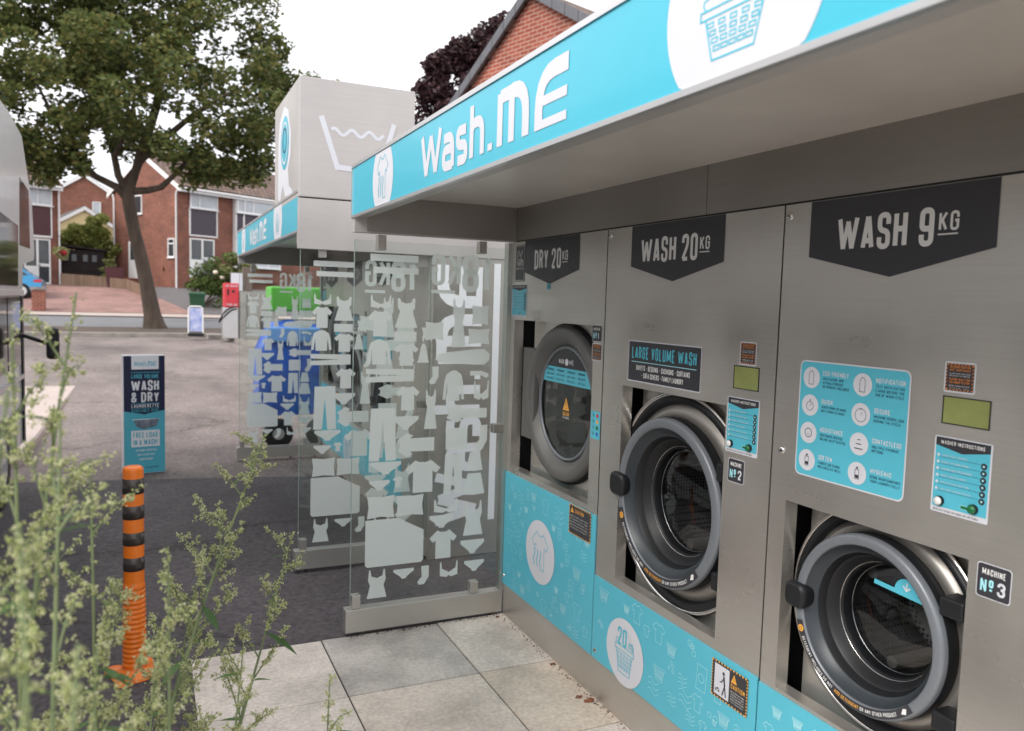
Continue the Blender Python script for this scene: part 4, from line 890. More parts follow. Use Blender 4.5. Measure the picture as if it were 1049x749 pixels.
def screen(label, Y, mname):
    t = thing('glass_screen', label, 'glass screen', (-.4, Y, 0), 0, 'glass wind screens of the kiosks')
    mb = MB(); mb.box((-.808, Y-.002, .018), (-.002, Y+.058, .130), M['steel']); b = mb.build('base_beam', t, bevel=.003)
    for x in (-.74, -.30, -.06):
        mb = MB(); mb.box((x-.006, Y+.008, 0), (x+.006, Y+.03, .018), M['gap']); mb.build('foot', t)
    mb = MB(); mb.box((-.782, Y+.02, .150), (-.022, Y+.028, 1.868), M['glass']); g = mb.build('glass_pane', t)
    mb = MB(); mb.box((-.7845, Y+.0195, .150), (-.782, Y+.0285, 1.868), M['glassedge']); mb.build('pane_edge', g)
    for x, z0, z1 in ((-.757, .130, .195), (-.155, .130, .190), (-.66, 1.825, 1.897), (-.155, 1.835, 1.897)):
        mb = MB(); mb.box((x-.021, Y+.004, z0), (x+.021, Y+.019, z1), M['steel']); mb.box((x-.021, Y+.0286, z0), (x+.021, Y+.044, z1), M['steel']); mb.build('clamp', t, bevel=.003)
    mb = MB(); mb.box((-.075, Y+.004, .945), (-.018, Y+.019, .99), M['steel_dark_shade']); mb.box((-.075, Y+.0286, .945), (-.018, Y+.044, .99), M['steel_dark_shade']); mb.build('side_clamp', t, bevel=.003)
    mb = MB(); mb.box((-.020, Y-.001, .132), (.003, Y+.05, 1.895), M['postglass']); mb.build('side_post', t)
    d = D2((0, Y+.0195, 0), (1, 0, 0), (0, 0, 1), base=.0003, st=.0002)
    m = M[mname]
    for n_, x0, z0, x1, z1 in CL:
        p = [(x0+(x1-x0)*a, z0+(z1-z0)*b) for a, b in SH[n_]]; d.poly(p, m, 0)
    # 18KG read from behind
    def mir(x, y): return (-.100-x, 1.645+y)
    d.text('18', 0, 0, .185, m, 1, w=.50, t=.165, sp=.08, place=mir, width=.155)
    def mir2(x, y): return (-.262-x, 1.672+y)
    d.text('KG', 0, 0, .155, m, 1, w=.46, t=.15, sp=.08, place=mir2, width=.15)
    d.rect(-.412, 1.635, -.29, 1.652, m, 1)
    d.build('laundry_decals', g)
    return t
sc1 = screen('clear glass screen in front with frosted laundry shapes beside the dryer', 3.606, 'frost'); BASE.append(sc1)
sc0 = copy_tree(sc1) if False else None
# second kiosk
DV = Vector((-.08, 4.345, -.012))
for src, lab in ((w9, 'washer of the rear kiosk nearest its glass screen, seen edge on'), (w20, 'middle washer of the rear kiosk, seen edge on through the glass screens'), (dry, 'dryer at the far end of the rear kiosk, seen edge on through glass'),
                 (k1, 'rear laundry kiosk frame with small turquoise canopy under the square grey tower'), (sc1, 'farthest glass screen, at the back end of the rear kiosk')):
    c = copy_tree(src); c.location = src.location+Vector((DV.x, DV.y, 0)); c['label'] = lab
c = copy_tree(sc1); c.location = sc1.location+Vector((-.08, 4.578-3.606, 0)); c['label'] = 'middle glass screen across the near end of the rear kiosk'
# end wall and tower of the rear kiosk
ew = thing('end_wall', 'grey end wall with large white upright Wash.ME lettering behind the front screen', 'wall panel', (.4, 4.58, 0))
mb = MB(); mb.box((-.078, 4.585-.030, .0), (.80, 4.583, 1.885), M['steel']); mb.box((-.085, 4.585-.033, 0), (-.078, 4.59, 1.885), M['steel']); mb.build('wall_sheet', ew)
mb = MB(); mb.box((-.885, 4.548, 1.868), (.80, 4.5845, 2.148), M['steel_light']); mb.build('header_panel', ew, bevel=.002)
d = D2((.235, 4.555, .22), (0, 0, 1), (-1, 0, 0))
logo_text(d, 0, 0, .28, 1.61, M['whiteb'], 1, 1.35)
d.rect(0, -.12, 1.62, -.075, M['whiteb'], 1)
d.build('wall_lettering', ew)
tw = thing('sign_tower', 'square grey metal tower with white wash tub symbol on top of rear kiosk', 'sign tower', (-.55, 5.0, 2.15))
mb = MB(); mb.box((-.882, 4.552, 2.156), (-.222, 5.50, 2.812), M['steel_light']); tb = mb.build('tower_body', tw, bevel=.004)
mb = MB(); mb.box((-.87, 4.565, 2.148), (-.235, 5.48, 2.156), M['gap']); mb.build('shadow_gap', tw)
mb = MB()
d = D2((-.882, 4.552, 2.156), (1, 0, 0), (0, 0, 1), st=.001, base=.001)
lw = .030
d.stroke([(.118, .452), (.215, .165)], lw, M['white'], 0); d.stroke([(.215, .178), (.46, .168)], lw, M['white'], 1); d.stroke([(.455, .170), (.535, .452)], lw, M['white'], 2)
d.stroke([(.175+.3*k/36, .375+.017*math.sin(k*.52+.6)) for k in range(37)], .018, M['white'], 0)
d.build('wash_tub_symbol', tb)
d = D2((-.882, 5.50, 2.156), (0, -1, 0), (0, 0, 1), st=.001, base=.001)
d.poly([(.16, .06), (.16, .42), (.22, .54), (.40, .60), (.56, .55), (.66, .40), (.66, .28), (.56, .20), (.60, .10), (.72, .06), (.74, .03), (.45, .05), (.36, .13), (.26, .04)], M['white'], 0)
d.disc(.43, .375, .16, M['turq'], 1, 40); d.ring(.43, .375, .12, .015, M['white'], 2, 32); d.ring(.43, .39, .07, .012, M['navy'], 2, 24)
d.build('side_emblem', tb)

# ------------------------------------------------------------------ bollard and sign board
b = thing('bollard', 'orange flexible bollard with dark bands standing on the asphalt among weeds', 'bollard', (-1.705, 3.56, 0))
c = (-1.705, 3.56, 0)
prof = [(.885, .0), (.885, .030), (.878, .038), (.868, .040)]
mb = MB(); mb.lathe(prof+[(.40, .040)], M['orangep'], c, 40, 'z')
pr = [(.40, .040)]
z = .40; i = 0
n = 17
for k in range(n):
    z0 = .385-k*.0205; r0 = .041+.0035*k/n
    pr += [(z0, r0+.0022), (z0-.009, r0+.0030), (z0-.013, r0-.0015), (z0-.019, r0-.0015)]
pr += [(.03, .046)]
mb.lathe(pr, M['orangep'], c, 40, 'z'); mb.build('post', b)
mb = MB(); mb.lathe([(.034, .046), (.024, .058), (.016, .085), (.0, .09)], M['orangep'], c, 40, 'z')
mb.build('base', b)
for k in range(4):
    a = R(90*k-25); mb = MB(); cc = (c[0]+.085*math.cos(a), c[1]+.085*math.sin(a), 0); mb.lathe([(.022, 0), (.024, .008), (.022, .032), (.014, .038), (.0, .040)], M['orangep'], cc, 16, 'z'); mb.build('fixing_lug', b)
for v0, v1 in ((85, 130), (165, 205), (245, 283), (320, 360)):
    mb = MB(); z0 = .886-.00140*(v0-50); z1 = .886-.00140*(v1-50); mb.lathe([(z0, .0405), (z0, .0412), (z1, .0412), (z1, .0405)], M['band'], c, 40, 'z'); mb.build('dark_band', b)

sb = thing('sign_board', 'tall narrow navy and turquoise WASH & DRY board standing on the worn asphalt', 'sign', (-1.69, 7.62, 0), R(9))
mb = MB(); w_, h_ = .335, 1.045
mb.prism([(-w_/2, 0, 0), (w_/2, 0, 0), (w_/2, .13, 0), (-w_/2, .13, 0)], (0, 0, h_), M['white']); mb.build('board', sb)
d = D2((-w_/2, 0, 0), (1, 0, 0), (0, 0, 1), st=.001, base=.001)
d.rect(.004, .004, w_, .56, M['turqp'], 0)
d.poly([(.004, .56), (.004, h_-.002), (w_, h_-.002), (w_, .56), (.6*w_, .535), (.5*w_, .525), (.4*w_, .535)], M['navy'], 1)
d.rect(.065, .925, .285, h_-.002, M['whiteb'], 2); 
logo_text(d, .085, .955, .04, .18, M['turqp'], 3)
d.rect(.06, .895, .29, .9, M['turqp'], 2)
d.text('LARGE VOLUME', w_*.52, .845, .038, M['turqp'], 2, width=.22, align='c')
d.text('WASH', w_*.52, .735, .095, M['whiteb'], 2, w=.42, t=.16, width=.225, align='c')
d.text('& DRY', w_*.52, .635, .088, M['whiteb'], 2, w=.42, t=.16, width=.225, align='c')
d.rect(.06, .622, .29, .626, M['turqp'], 2); d.text('LAUNDERETTE', w_*.52, .588, .030, M['whiteb'], 2, width=.225, align='c')
d.rect(.06, .580, .29, .583, M['turqp'], 2); d.text('AVAILABLE HERE', w_*.52, .548, .026, M['turqp'], 3, width=.225, align='c')
d.poly([(.08, .475), (.285, .485), (.265, .42), (.16, .395), (.10, .425)], M['photo'], 2); d.rect(.07, .480, .29, .486, M['whiteb'], 2)
d.rect(.06, .24, .29, .385, M['whiteb'], 2); d.text('FREE LOAD', .175, .32, .05, M['turqp'], 3, width=.20, align='c'); d.text('IN A WASH!', .175, .255, .05, M['turqp'], 3, width=.20, align='c')
for k in range(3): d.text(['ASK INSIDE FOR DETAILS', 'OPEN EVERY DAY', 'CARD PAYMENT'][k], .18, .2-.04*k, .018, M['whiteb'], 2, width=.17-.03*k, align='c')
d.text('WASHME', .17, .045, .016, M['navy'], 2, width=.11)
d.build('board_print', sb)

# ------------------------------------------------------------------ blue and green unit seen through the screens
bu = thing('coin_ride', 'blue and green unit on black wheels behind the farthest glass screen', 'kiddie ride', (-.35, 8.85, 0))
mb = MB(); mb.box((-.50, 8.55, 1.44), (.06, 8.95, 1.70), M['lime']); mb.build('green_roof', bu, bevel=.02)
mb = MB(); mb.box((-.56, 8.9, .5), (-.52, 8.94, 1.43), M['post']); mb.box((.04, 8.9, .5), (.08, 8.94, 1.43), M['post']); mb.build('roof_post', bu)
mb = MB(); rows = []
for x_, zt in ((-.62, 1.05), (-.5, 1.32), (-.3, 1.36), (-.1, 1.30), (.1, 1.34), (.2, 1.2)):
    rows.append([(x_, 8.5, .35), (x_, 8.46, .9), (x_, 8.5, zt-.06), (x_, 8.6, zt), (x_, 8.9, zt-.02), (x_, 9.0, .9), (x_, 9.0, .35)])
mb.grid(rows, M['blue']); mb.poly(rows[0], M['blue']); mb.poly(rows[-1][::-1], M['blue']); mb.build('blue_body', bu)
mb = MB(); mb.box((-.55, 8.44, 1.12), (.12, 8.5, 1.28), M['blue2']); mb.build('pale_panel', bu, bevel=.02)
for x_ in (-.42, .02):
    mb = MB(); mb.lathe([(-.04, .06), (-.045, .13), (-.02, .155), (.02, .155), (.045, .13), (.04, .06)], M['rubber'], (x_, 8.52, .156), 28, 'y'); mb.lathe([(-.04, .0), (-.04, .07)], M['alu'], (x_, 8.52, .156), 20, 'y'); mb.build('wheel', bu)

# ------------------------------------------------------------------ motorhome on the left
VX = -2.6
v = thing('motorhome', 'pale grey motorhome at the left edge with dark windows and black mirror', 'motorhome', (-3.7, 5, 0))
mb = MB()
prof = [(1.0, 1.56), (7.66, 1.56), (7.72, 1.80), (8.42, 1.86), (8.45, 1.95), (8.36, 2.35), (7.80, 2.86), (7.1, 2.93), (1.0, 2.93)]
mb.prism([(VX, y, z) for y, z in prof], (-2.2, 0, 0), M['van']); mb.build('upper_body', v, bevel=.05)
mb = MB(); prof = [(1.0, .32), (7.62, .32), (7.66, .9), (7.60, 1.557), (1.0, 1.557)]
mb.prism([(VX-.01, y, z) for y, z in prof], (-2.15, 0, 0), M['van']); mb.build('lower_body', v, bevel=.04)
mb = MB(); mb.prism([(VX+.001, 6.9, .98), (VX+.001, 7.5, .98), (VX+.001, 7.52, 1.53), (VX+.001, 6.9, 1.53)], (-.02, 0, 0), M['vandark']); mb.prism([(VX+.006, 5.4, 1.62), (VX+.006, 7.40, 1.62), (VX+.006, 7.46, 2.10), (VX+.006, 5.4, 2.18)], (-.02, 0, 0), M['vandark']); mb.prism([(VX+.001, 1.2, .98), (VX+.001, 6.85, .98), (VX+.001, 6.85, 1.53), (VX+.001, 1.2, 1.53)], (-.02, 0, 0), M['vandark']); mb.build('side_window', v)
mb = MB(); mb.prism([(VX+.004, 7.55, 1.95), (VX+.004, 8.15, 1.95), (VX+.004, 8.12, 2.45), (VX+.004, 7.62, 2.5)], (-.02, 0, 0), M['vandark']); mb.build('luton_window', v, bevel=.01)
mb = MB(); mb.box((VX+.012, 1.0, 1.545), (VX-.02, 7.66, 1.585), M['alu']); mb.box((VX+.008, 1.0, .86), (VX-.02, 7.64, .895), M['alu']); mb.box((VX+.008, 1.0, .60), (VX-.02, 7.63, .62), M['rubber']); mb.box((VX-.03, 7.60, .32), (VX+.004, 7.68, 1.54), M['rubber']); mb.build('side_trim', v)
for y_ in (6.6, 2.6):
    mb = MB(); cc = (VX-.15, y_, .34); mb.lathe([(.14, .2), (.15, .31), (.12, .34), (-.1, .34)], M['rubber'], cc, 36); mb.lathe([(.135, 0), (.12, .12), (.145, .2)], M['alu'], cc, 24); mb.build('wheel', v)
mb = MB(); p0 = at(42, 352, 7.8); p1 = at(54, 350, 7.75)
mb.tube([(VX-.02, 7.55, 1.23), (p0.x, p0.y, p0.z+.02), (p0.x+.05, p0.y, p0.z)], .018, M['rubber']); ml_ = mb.build('mirror_arm', v)
mb = MB(); mb.box((p1.x-.05, p1.y-.04, p1.z-.15), (p1.x+.05, p1.y+.04, p1.z+.12), M['rubber']); mb.build('mirror_housing', v, bevel=.03)

# ------------------------------------------------------------------ trees and plants
def leafcloud(mb, m, centres, n, size, rnd, flat=.5):
    tot = sum(c[1]**2 for c in centres)
    for c, r in centres:
        k = int(n*r*r/tot)
        for _ in range(k):
            while True:
                p = Vector((rnd.uniform(-1, 1), rnd.uniform(-1, 1), rnd.uniform(-1, 1)))
                if .25 < p.length < 1: break
            p = p.normalized()*(p.length**.55)
            q = c+Vector((p.x*r, p.y*r, p.z*r*.75))
            a = Vector((rnd.gauss(0, 1), rnd.gauss(0, 1), rnd.gauss(0, .5))).normalized(); b_ = a.cross(Vector((rnd.gauss(0, 1), rnd.gauss(0, 1), rnd.gauss(0, 1)))).normalized()
            s_ = size*rnd.uniform(.6, 1.3)
            mb.poly([q-a*s_, q-b_*s_*flat, q+a*s_, q+b_*s_*flat], m)
def limb(mb, pts, m, n=9): mb.tube([p for p, r in pts], [r for p, r in pts], m, n)
# big street tree
TY = 29.0
def T(px, py, dy=0): return at(px, py, TY+dy)
tr = thing('street_tree', 'large leafy green tree leaning over the road in front of the brick houses', 'tree', tuple(T(158, 338)))
mb = MB()
limb(mb, [(T(160, 345), .50), (T(158, 334), .36), (T(156, 322), .27), (T(151, 295), .23), (T(144, 262), .21), (T(137, 235), .20), (T(132, 208), .20), (T(131, 196), .19), (T(139, 175), .13), (T(147, 150), .17), (T(160, 110), .13), (T(170, 50, 1), .08), (T(165, 0, 1), .04)], M['bark'], 14)
limb(mb, [(T(131, 205), .13), (T(120, 192), .125), (T(100, 182), .11), (T(80, 170, -.5), .095), (T(50, 158, -1), .08), (T(20, 150, -1.5), .07), (T(-20, 140, -2), .04)], M['bark'])
limb(mb, [(T(131, 198), .12), (T(121, 180), .115), (T(116, 155, .5), .10), (T(104, 120, 1), .10), (T(90, 80, 1.4), .06), (T(80, 40, 1.5), .03)], M['bark'])
limb(mb, [(T(137, 196), .13), (T(152, 195), .11), (T(165, 192, -.4), .10), (T(178, 180, -.8), .08), (T(195, 160, -1.2), .05), (T(220, 150, -1.6), .03)], M['bark'])
limb(mb, [(T(143, 165), .13), (T(165, 145, -.6), .11), (T(195, 120, -1.2), .08), (T(235, 95, -2), .04)], M['bark'])
limb(mb, [(T(100, 182), .08), (T(70, 150, -1), .07), (T(50, 110, -1.5), .05), (T(30, 70, -2), .03)], M['bark'])
limb(mb, [(T(118, 160), .08), (T(135, 120, -1), .06), (T(140, 80, -1.5), .04)], M['bark'])
mb.build('trunk', tr)
rnd = random.Random(5); cs = []
spec = [(150, 20, 0, 2.6), (60, 60, -1, 2.0), (20, 110, -2, 1.6), (100, 100, 1.2, 1.8), (200, 60, -1, 2.3), (240, 105, -1, 1.9), (265, 60, 0, 1.5), (230, 20, .5, 1.8), (170, 120, -1.6, 1.7), (215, 150, -1, 1.3), (255, 155, 0, 1.2), (275, 130, .5, 1.1), (-30, 60, -1, 2.2), (-20, 140, -2, 1.5), (60, 10, 0, 2.4), (100, -40, 0, 2.6), (200, -30, 0, 2.2), (150, -80, 0, 2.4), (20, -10, 0, 2.2), (-40, 0, 0, 2.0), (55, 150, -1.5, 1.0), (25, 160, -1.6, .9), (80, 135, -1, 1.1), (130, 75, -2, 1.9), (205, 175, -.6, .75), (235, 175, -.4, .8), (265, 178, 0, .7), (190, 165, -1.2, .7), (125, 145, .6, .6), (290, 100, .4, .8), (285, 78, .4, .8), (160, 150, 1, .6), (-60, 110, -2, 1.8), (165, 60, 2, 2.2), (85, 40, 2, 2.2), (75, 165, -1, .55), (45, 175, -1.2, .55)]
for px, py, dy, r in spec:
    c0 = T(px, py, dy); 
    for _ in range(int(7+r*5)):
        d_ = Vector((rnd.gauss(0, 1), rnd.gauss(0, 1), rnd.gauss(0, 1))).normalized()*r*rnd.uniform(.35, .95)
        cs.append((c0+Vector((d_.x, d_.y, d_.z*.8)), rnd.uniform(.32, .62)*min(1.15, .55+r*.3)))
mb = MB(); leafcloud(mb, M['leaf'], cs, 66000, .10, rnd); mb.build('crown', tr)
# copper tree behind the kiosks
def simple_tree(name, label, Y, base, crown, m, n, size, seed, clump=.45):
    p0 = at(base[0], base[1], Y); p0.z = gz(Y)-.1
    t = thing(name, label, 'tree', tuple(p0)); mb = MB(); rr = random.Random(seed)
    tops = [at(a, b_, Y) for a, b_, r in crown]
    hub = at(base[0], base[2], Y)
    limb(mb, [(p0, .22), (hub, .14)], M['bark'])
    for q in tops: limb(mb, [(hub, .1), ((hub+q)/2+Vector((0, 0, .2)), .06), (q, .02)], M['bark'], 6)
    mb.build('trunk', t)
    cs = []
    for (a, b_, r), q in zip(crown, tops):
        for _ in range(int(8+r*8)):
            d_ = Vector((rr.gauss(0, 1), rr.gauss(0, 1), rr.gauss(0, 1))).normalized()*r*rr.uniform(.2, 1); cs.append((q+d_, rr.uniform(.5, 1)*clump))
    mb = MB(); leafcloud(mb, m, cs, n, size, rr); mb.build('crown', t); return t
simple_tree('copper_tree', 'dark purple leaved tree rising behind the kiosk next to the brick gable', 20, (480, 330, 180), [(470, 100, 1.05), (450, 125, .7), (495, 60, 1.0), (505, 35, .55), (470, 60, .6), (445, 95, .45), (440, 150, .9), (500, 110, 1.1), (448, 70, .3), (480, 160, 1.2), (530, 90, 1.0)], M['purple'], 26000, .07, 9, .36)
simple_tree('distant_tree', 'small green treetop just showing over the grey tower', 60, (322, 300, 120), [(322, 95, 1.3), (316, 88, .8), (335, 100, 1.2)], M['leaf'], 2500, .16, 10, .7)

def bush(name, label, Y, blobs, m, n, size, seed, flowers=None):
    p0 = at(blobs[0][0], blobs[0][1], Y); t = thing(name, label, 'bush', (p0.x, p0.y, gz(Y)-.02)); rr = random.Random(seed); mb = MB(); cs = []
    for a, b_, r in blobs:
        q = at(a, b_, Y)
        for _ in range(10): 
            d_ = Vector((rr.gauss(0, 1), rr.gauss(0, 1), rr.gauss(0, .8))).normalized()*r*rr.uniform(.3, 1); cs.append((q+d_, r*.4))
    mb2 = MB(); base = Vector((p0.x, p0.y, gz(Y)-.05))
    for c_, r in cs[::5]: limb(mb2, [(base, .04), ((base+c_)/2, .025), (c_, .01)], M['bark'], 5)
    mb2.build('branches', t)
    leafcloud(mb, m, cs, n, size, rr); mb.build('foliage', t)
    if flowers:
        mb = MB()
        for a, b_ in flowers:
            q = at(a, b_, Y-.6)
            mb.lathe([(-.09, 0), (-.06, .09), (.0, .12), (.06, .09), (.09, 0)], M['flower'], tuple(q), 8, 'z')
        mb.build('flower_head', t)
    return t
bush('garden_bush', 'low green bush on the drive behind the bin and red machine', 38, [(205, 285, .6), (218, 282, .8), (232, 280, .9), (222, 295, .7), (240, 292, .8), (198, 292, .4), (228, 303, .6)], M['bush'], 7000, .07, 21, [(221, 279), (228, 284)])
bush('pale_shrub', 'pale yellow flowering shrub against the right of the front door', 37.5, [(238, 272, .5), (247, 270, .5), (232, 276, .35), (254, 276, .5)], M['bushl'], 3500, .06, 22)
bush('climbing_shrub', 'bright green climbing shrub above the dark shed roof', 49, [(85, 240, 1.0), (100, 240, 1.0), (110, 252, .9), (75, 245, .8), (95, 232, .8), (112, 266, .7), (84, 252, .8)], M['bushy'], 8000, .10, 23)
bush('white_shrub', 'pale shrub beside the dark shed corner', 46.5, [(110, 276, .35), (112, 268, .3), (109, 285, .35)], M['bushl'], 1500, .06, 24)

# foreground weeds
def weed(label, base, tip, n_side, seed, dens=1.0, spread=.22, group='tall flowering weeds in the foreground', bs=.0034):
    rr = random.Random(seed); base = Vector(base); tip = Vector(tip)
    t = thing('mugwort', label, 'weed', tuple(base), 0, group)
    ms = MB(); ml = MB(); mf = MB()
    bend = Vector((rr.uniform(-.06, .06), rr.uniform(-.06, .06), 0))
    def pt(k): return base.lerp(tip, k)+bend*math.sin(k*math.pi)
    L_ = (tip-base).length
    st = [pt(k/10) for k in range(11)]
    ms.tube(st, [.0056*(1-k/13)*min(1.3, L_) for k in range(11)], M['weedstem'], 6)
    def bud(p, r):
        i = len(mf.v); mi = mf.mi(M['bud'])
        ax = Vector((rr.gauss(0, .8), rr.gauss(0, .8), rr.gauss(0, .6)-.5)).normalized(); o1 = ax.orthogonal().normalized(); o2 = ax.cross(o1)
        mf.v.append(tuple(p-ax*r*1.5))
        for q in range(4):
            a = q*1.5708; mf.v.append(tuple(p+ax*r*.2+(o1*math.cos(a)+o2*math.sin(a))*r*.85))
        mf.v.append(tuple(p+ax*r*1.2))
        for q in range(4):
            w_ = (q+1) % 4
            for f in ([i, i+1+w_, i+1+q], [i+1+q, i+1+w_, i+5]): mf.f.append(f); mf.m.append(mi); mf.sm.append(True)
    def spike(a, b_, n, r):
        for j in range(n):
            k = (j+.5)/n; c_ = a.lerp(b_, k)
            off = Vector((rr.gauss(0, 1), rr.gauss(0, 1), rr.gauss(0, 1))).normalized()*rr.uniform(.002, .010)
            sg = rr.uniform(.0022, .0042)
            for _ in range(rr.randint(6, 13)):
                bud(c_+off+Vector((rr.gauss(0, sg), rr.gauss(0, sg), rr.gauss(0, sg)-.001)), r*rr.uniform(.4, .85))
    for s_ in range(n_side):
        k = .30+.68*(s_+rr.uniform(-.4, .4))/n_side; p = pt(k); a = s_*2.4+rr.uniform(-.4, .4)
        ln = spread*(1.15-k)*rr.uniform(.75, 1.25)+.03
        dr = Vector((math.cos(a), math.sin(a), rr.uniform(.55, 1.0))).normalized(); ax = (tip-base).normalized()
        dr = (dr+ax*.4).normalized()
        q1 = p+dr*ln*.5+Vector((0, 0, .006)); q = p+dr*ln+Vector((0, 0, .02*rr.uniform(-1, 1)))
        ms.tube([p, q1, q], [.0022, .0016, .0008], M['weedstem'], 5)
        nb = int((ln/.012)*dens); spike(q1*.6+p*.4, q, max(4, nb), bs)
        for _ in range(int(2+ln*20)):
            k2 = rr.uniform(.25, .95); pp = p.lerp(q, k2); d2 = (dr+Vector((rr.gauss(0, 1), rr.gauss(0, 1), rr.gauss(.3, .6)))*.8).normalized(); l2 = rr.uniform(.02, .05)
            ms.tube([pp, pp+d2*l2], [.001, .0006], M['weedstem'], 4); spike(pp+d2*l2*.3, pp+d2*l2, max(3, int(l2/.009*dens)), bs)
        if rr.random() < .55:
            d3 = Vector((math.cos(a+.6), math.sin(a+.6), rr.uniform(-.2, .5))).normalized(); l3 = rr.uniform(.05, .12)*(1.2-k*.5); n3 = d3.cross(Vector((0, 0, 1))).normalized()*l3*.12
            rows = [[p+d3*l3*u-n3*math.sin(math.pi*min(1, u+.03))+Vector((0, 0, -.3*l3*u*u)), p+d3*l3*u+n3*math.sin(math.pi*min(1, u+.03))+Vector((0, 0, -.3*l3*u*u))] for u in (0, .2, .4, .6, .8, 1)]
            ml.grid(rows, M['weedleaf'])
    spike(pt(.86), tip, int(16*dens), bs)
    ms.build('stem', t)
    if ml.f: ml.build('leaf', t)
    mf.build('flower_buds', t)
def Wp(px, py, Y): return at(px, py, Y)
def weedp(label, b_, t_, Yb, Yt, n, seed, dens=1, spread=.22, bs=.0034):
    B = at(b_[0], b_[1], Yb); Tp = at(t_[0], t_[1], Yt)
    # run the stem down to the ground
    d_ = (Tp-B); k = (B.z-.0)/max(.05, d_.z); k = min(k, 1.2); G = Vector((B.x-d_.x*min(k, .35), B.y-d_.y*min(k, .35), 0.0)) if B.z > 0 else B
    weed(label, G, Tp, n, seed, dens, spread, bs=bs)

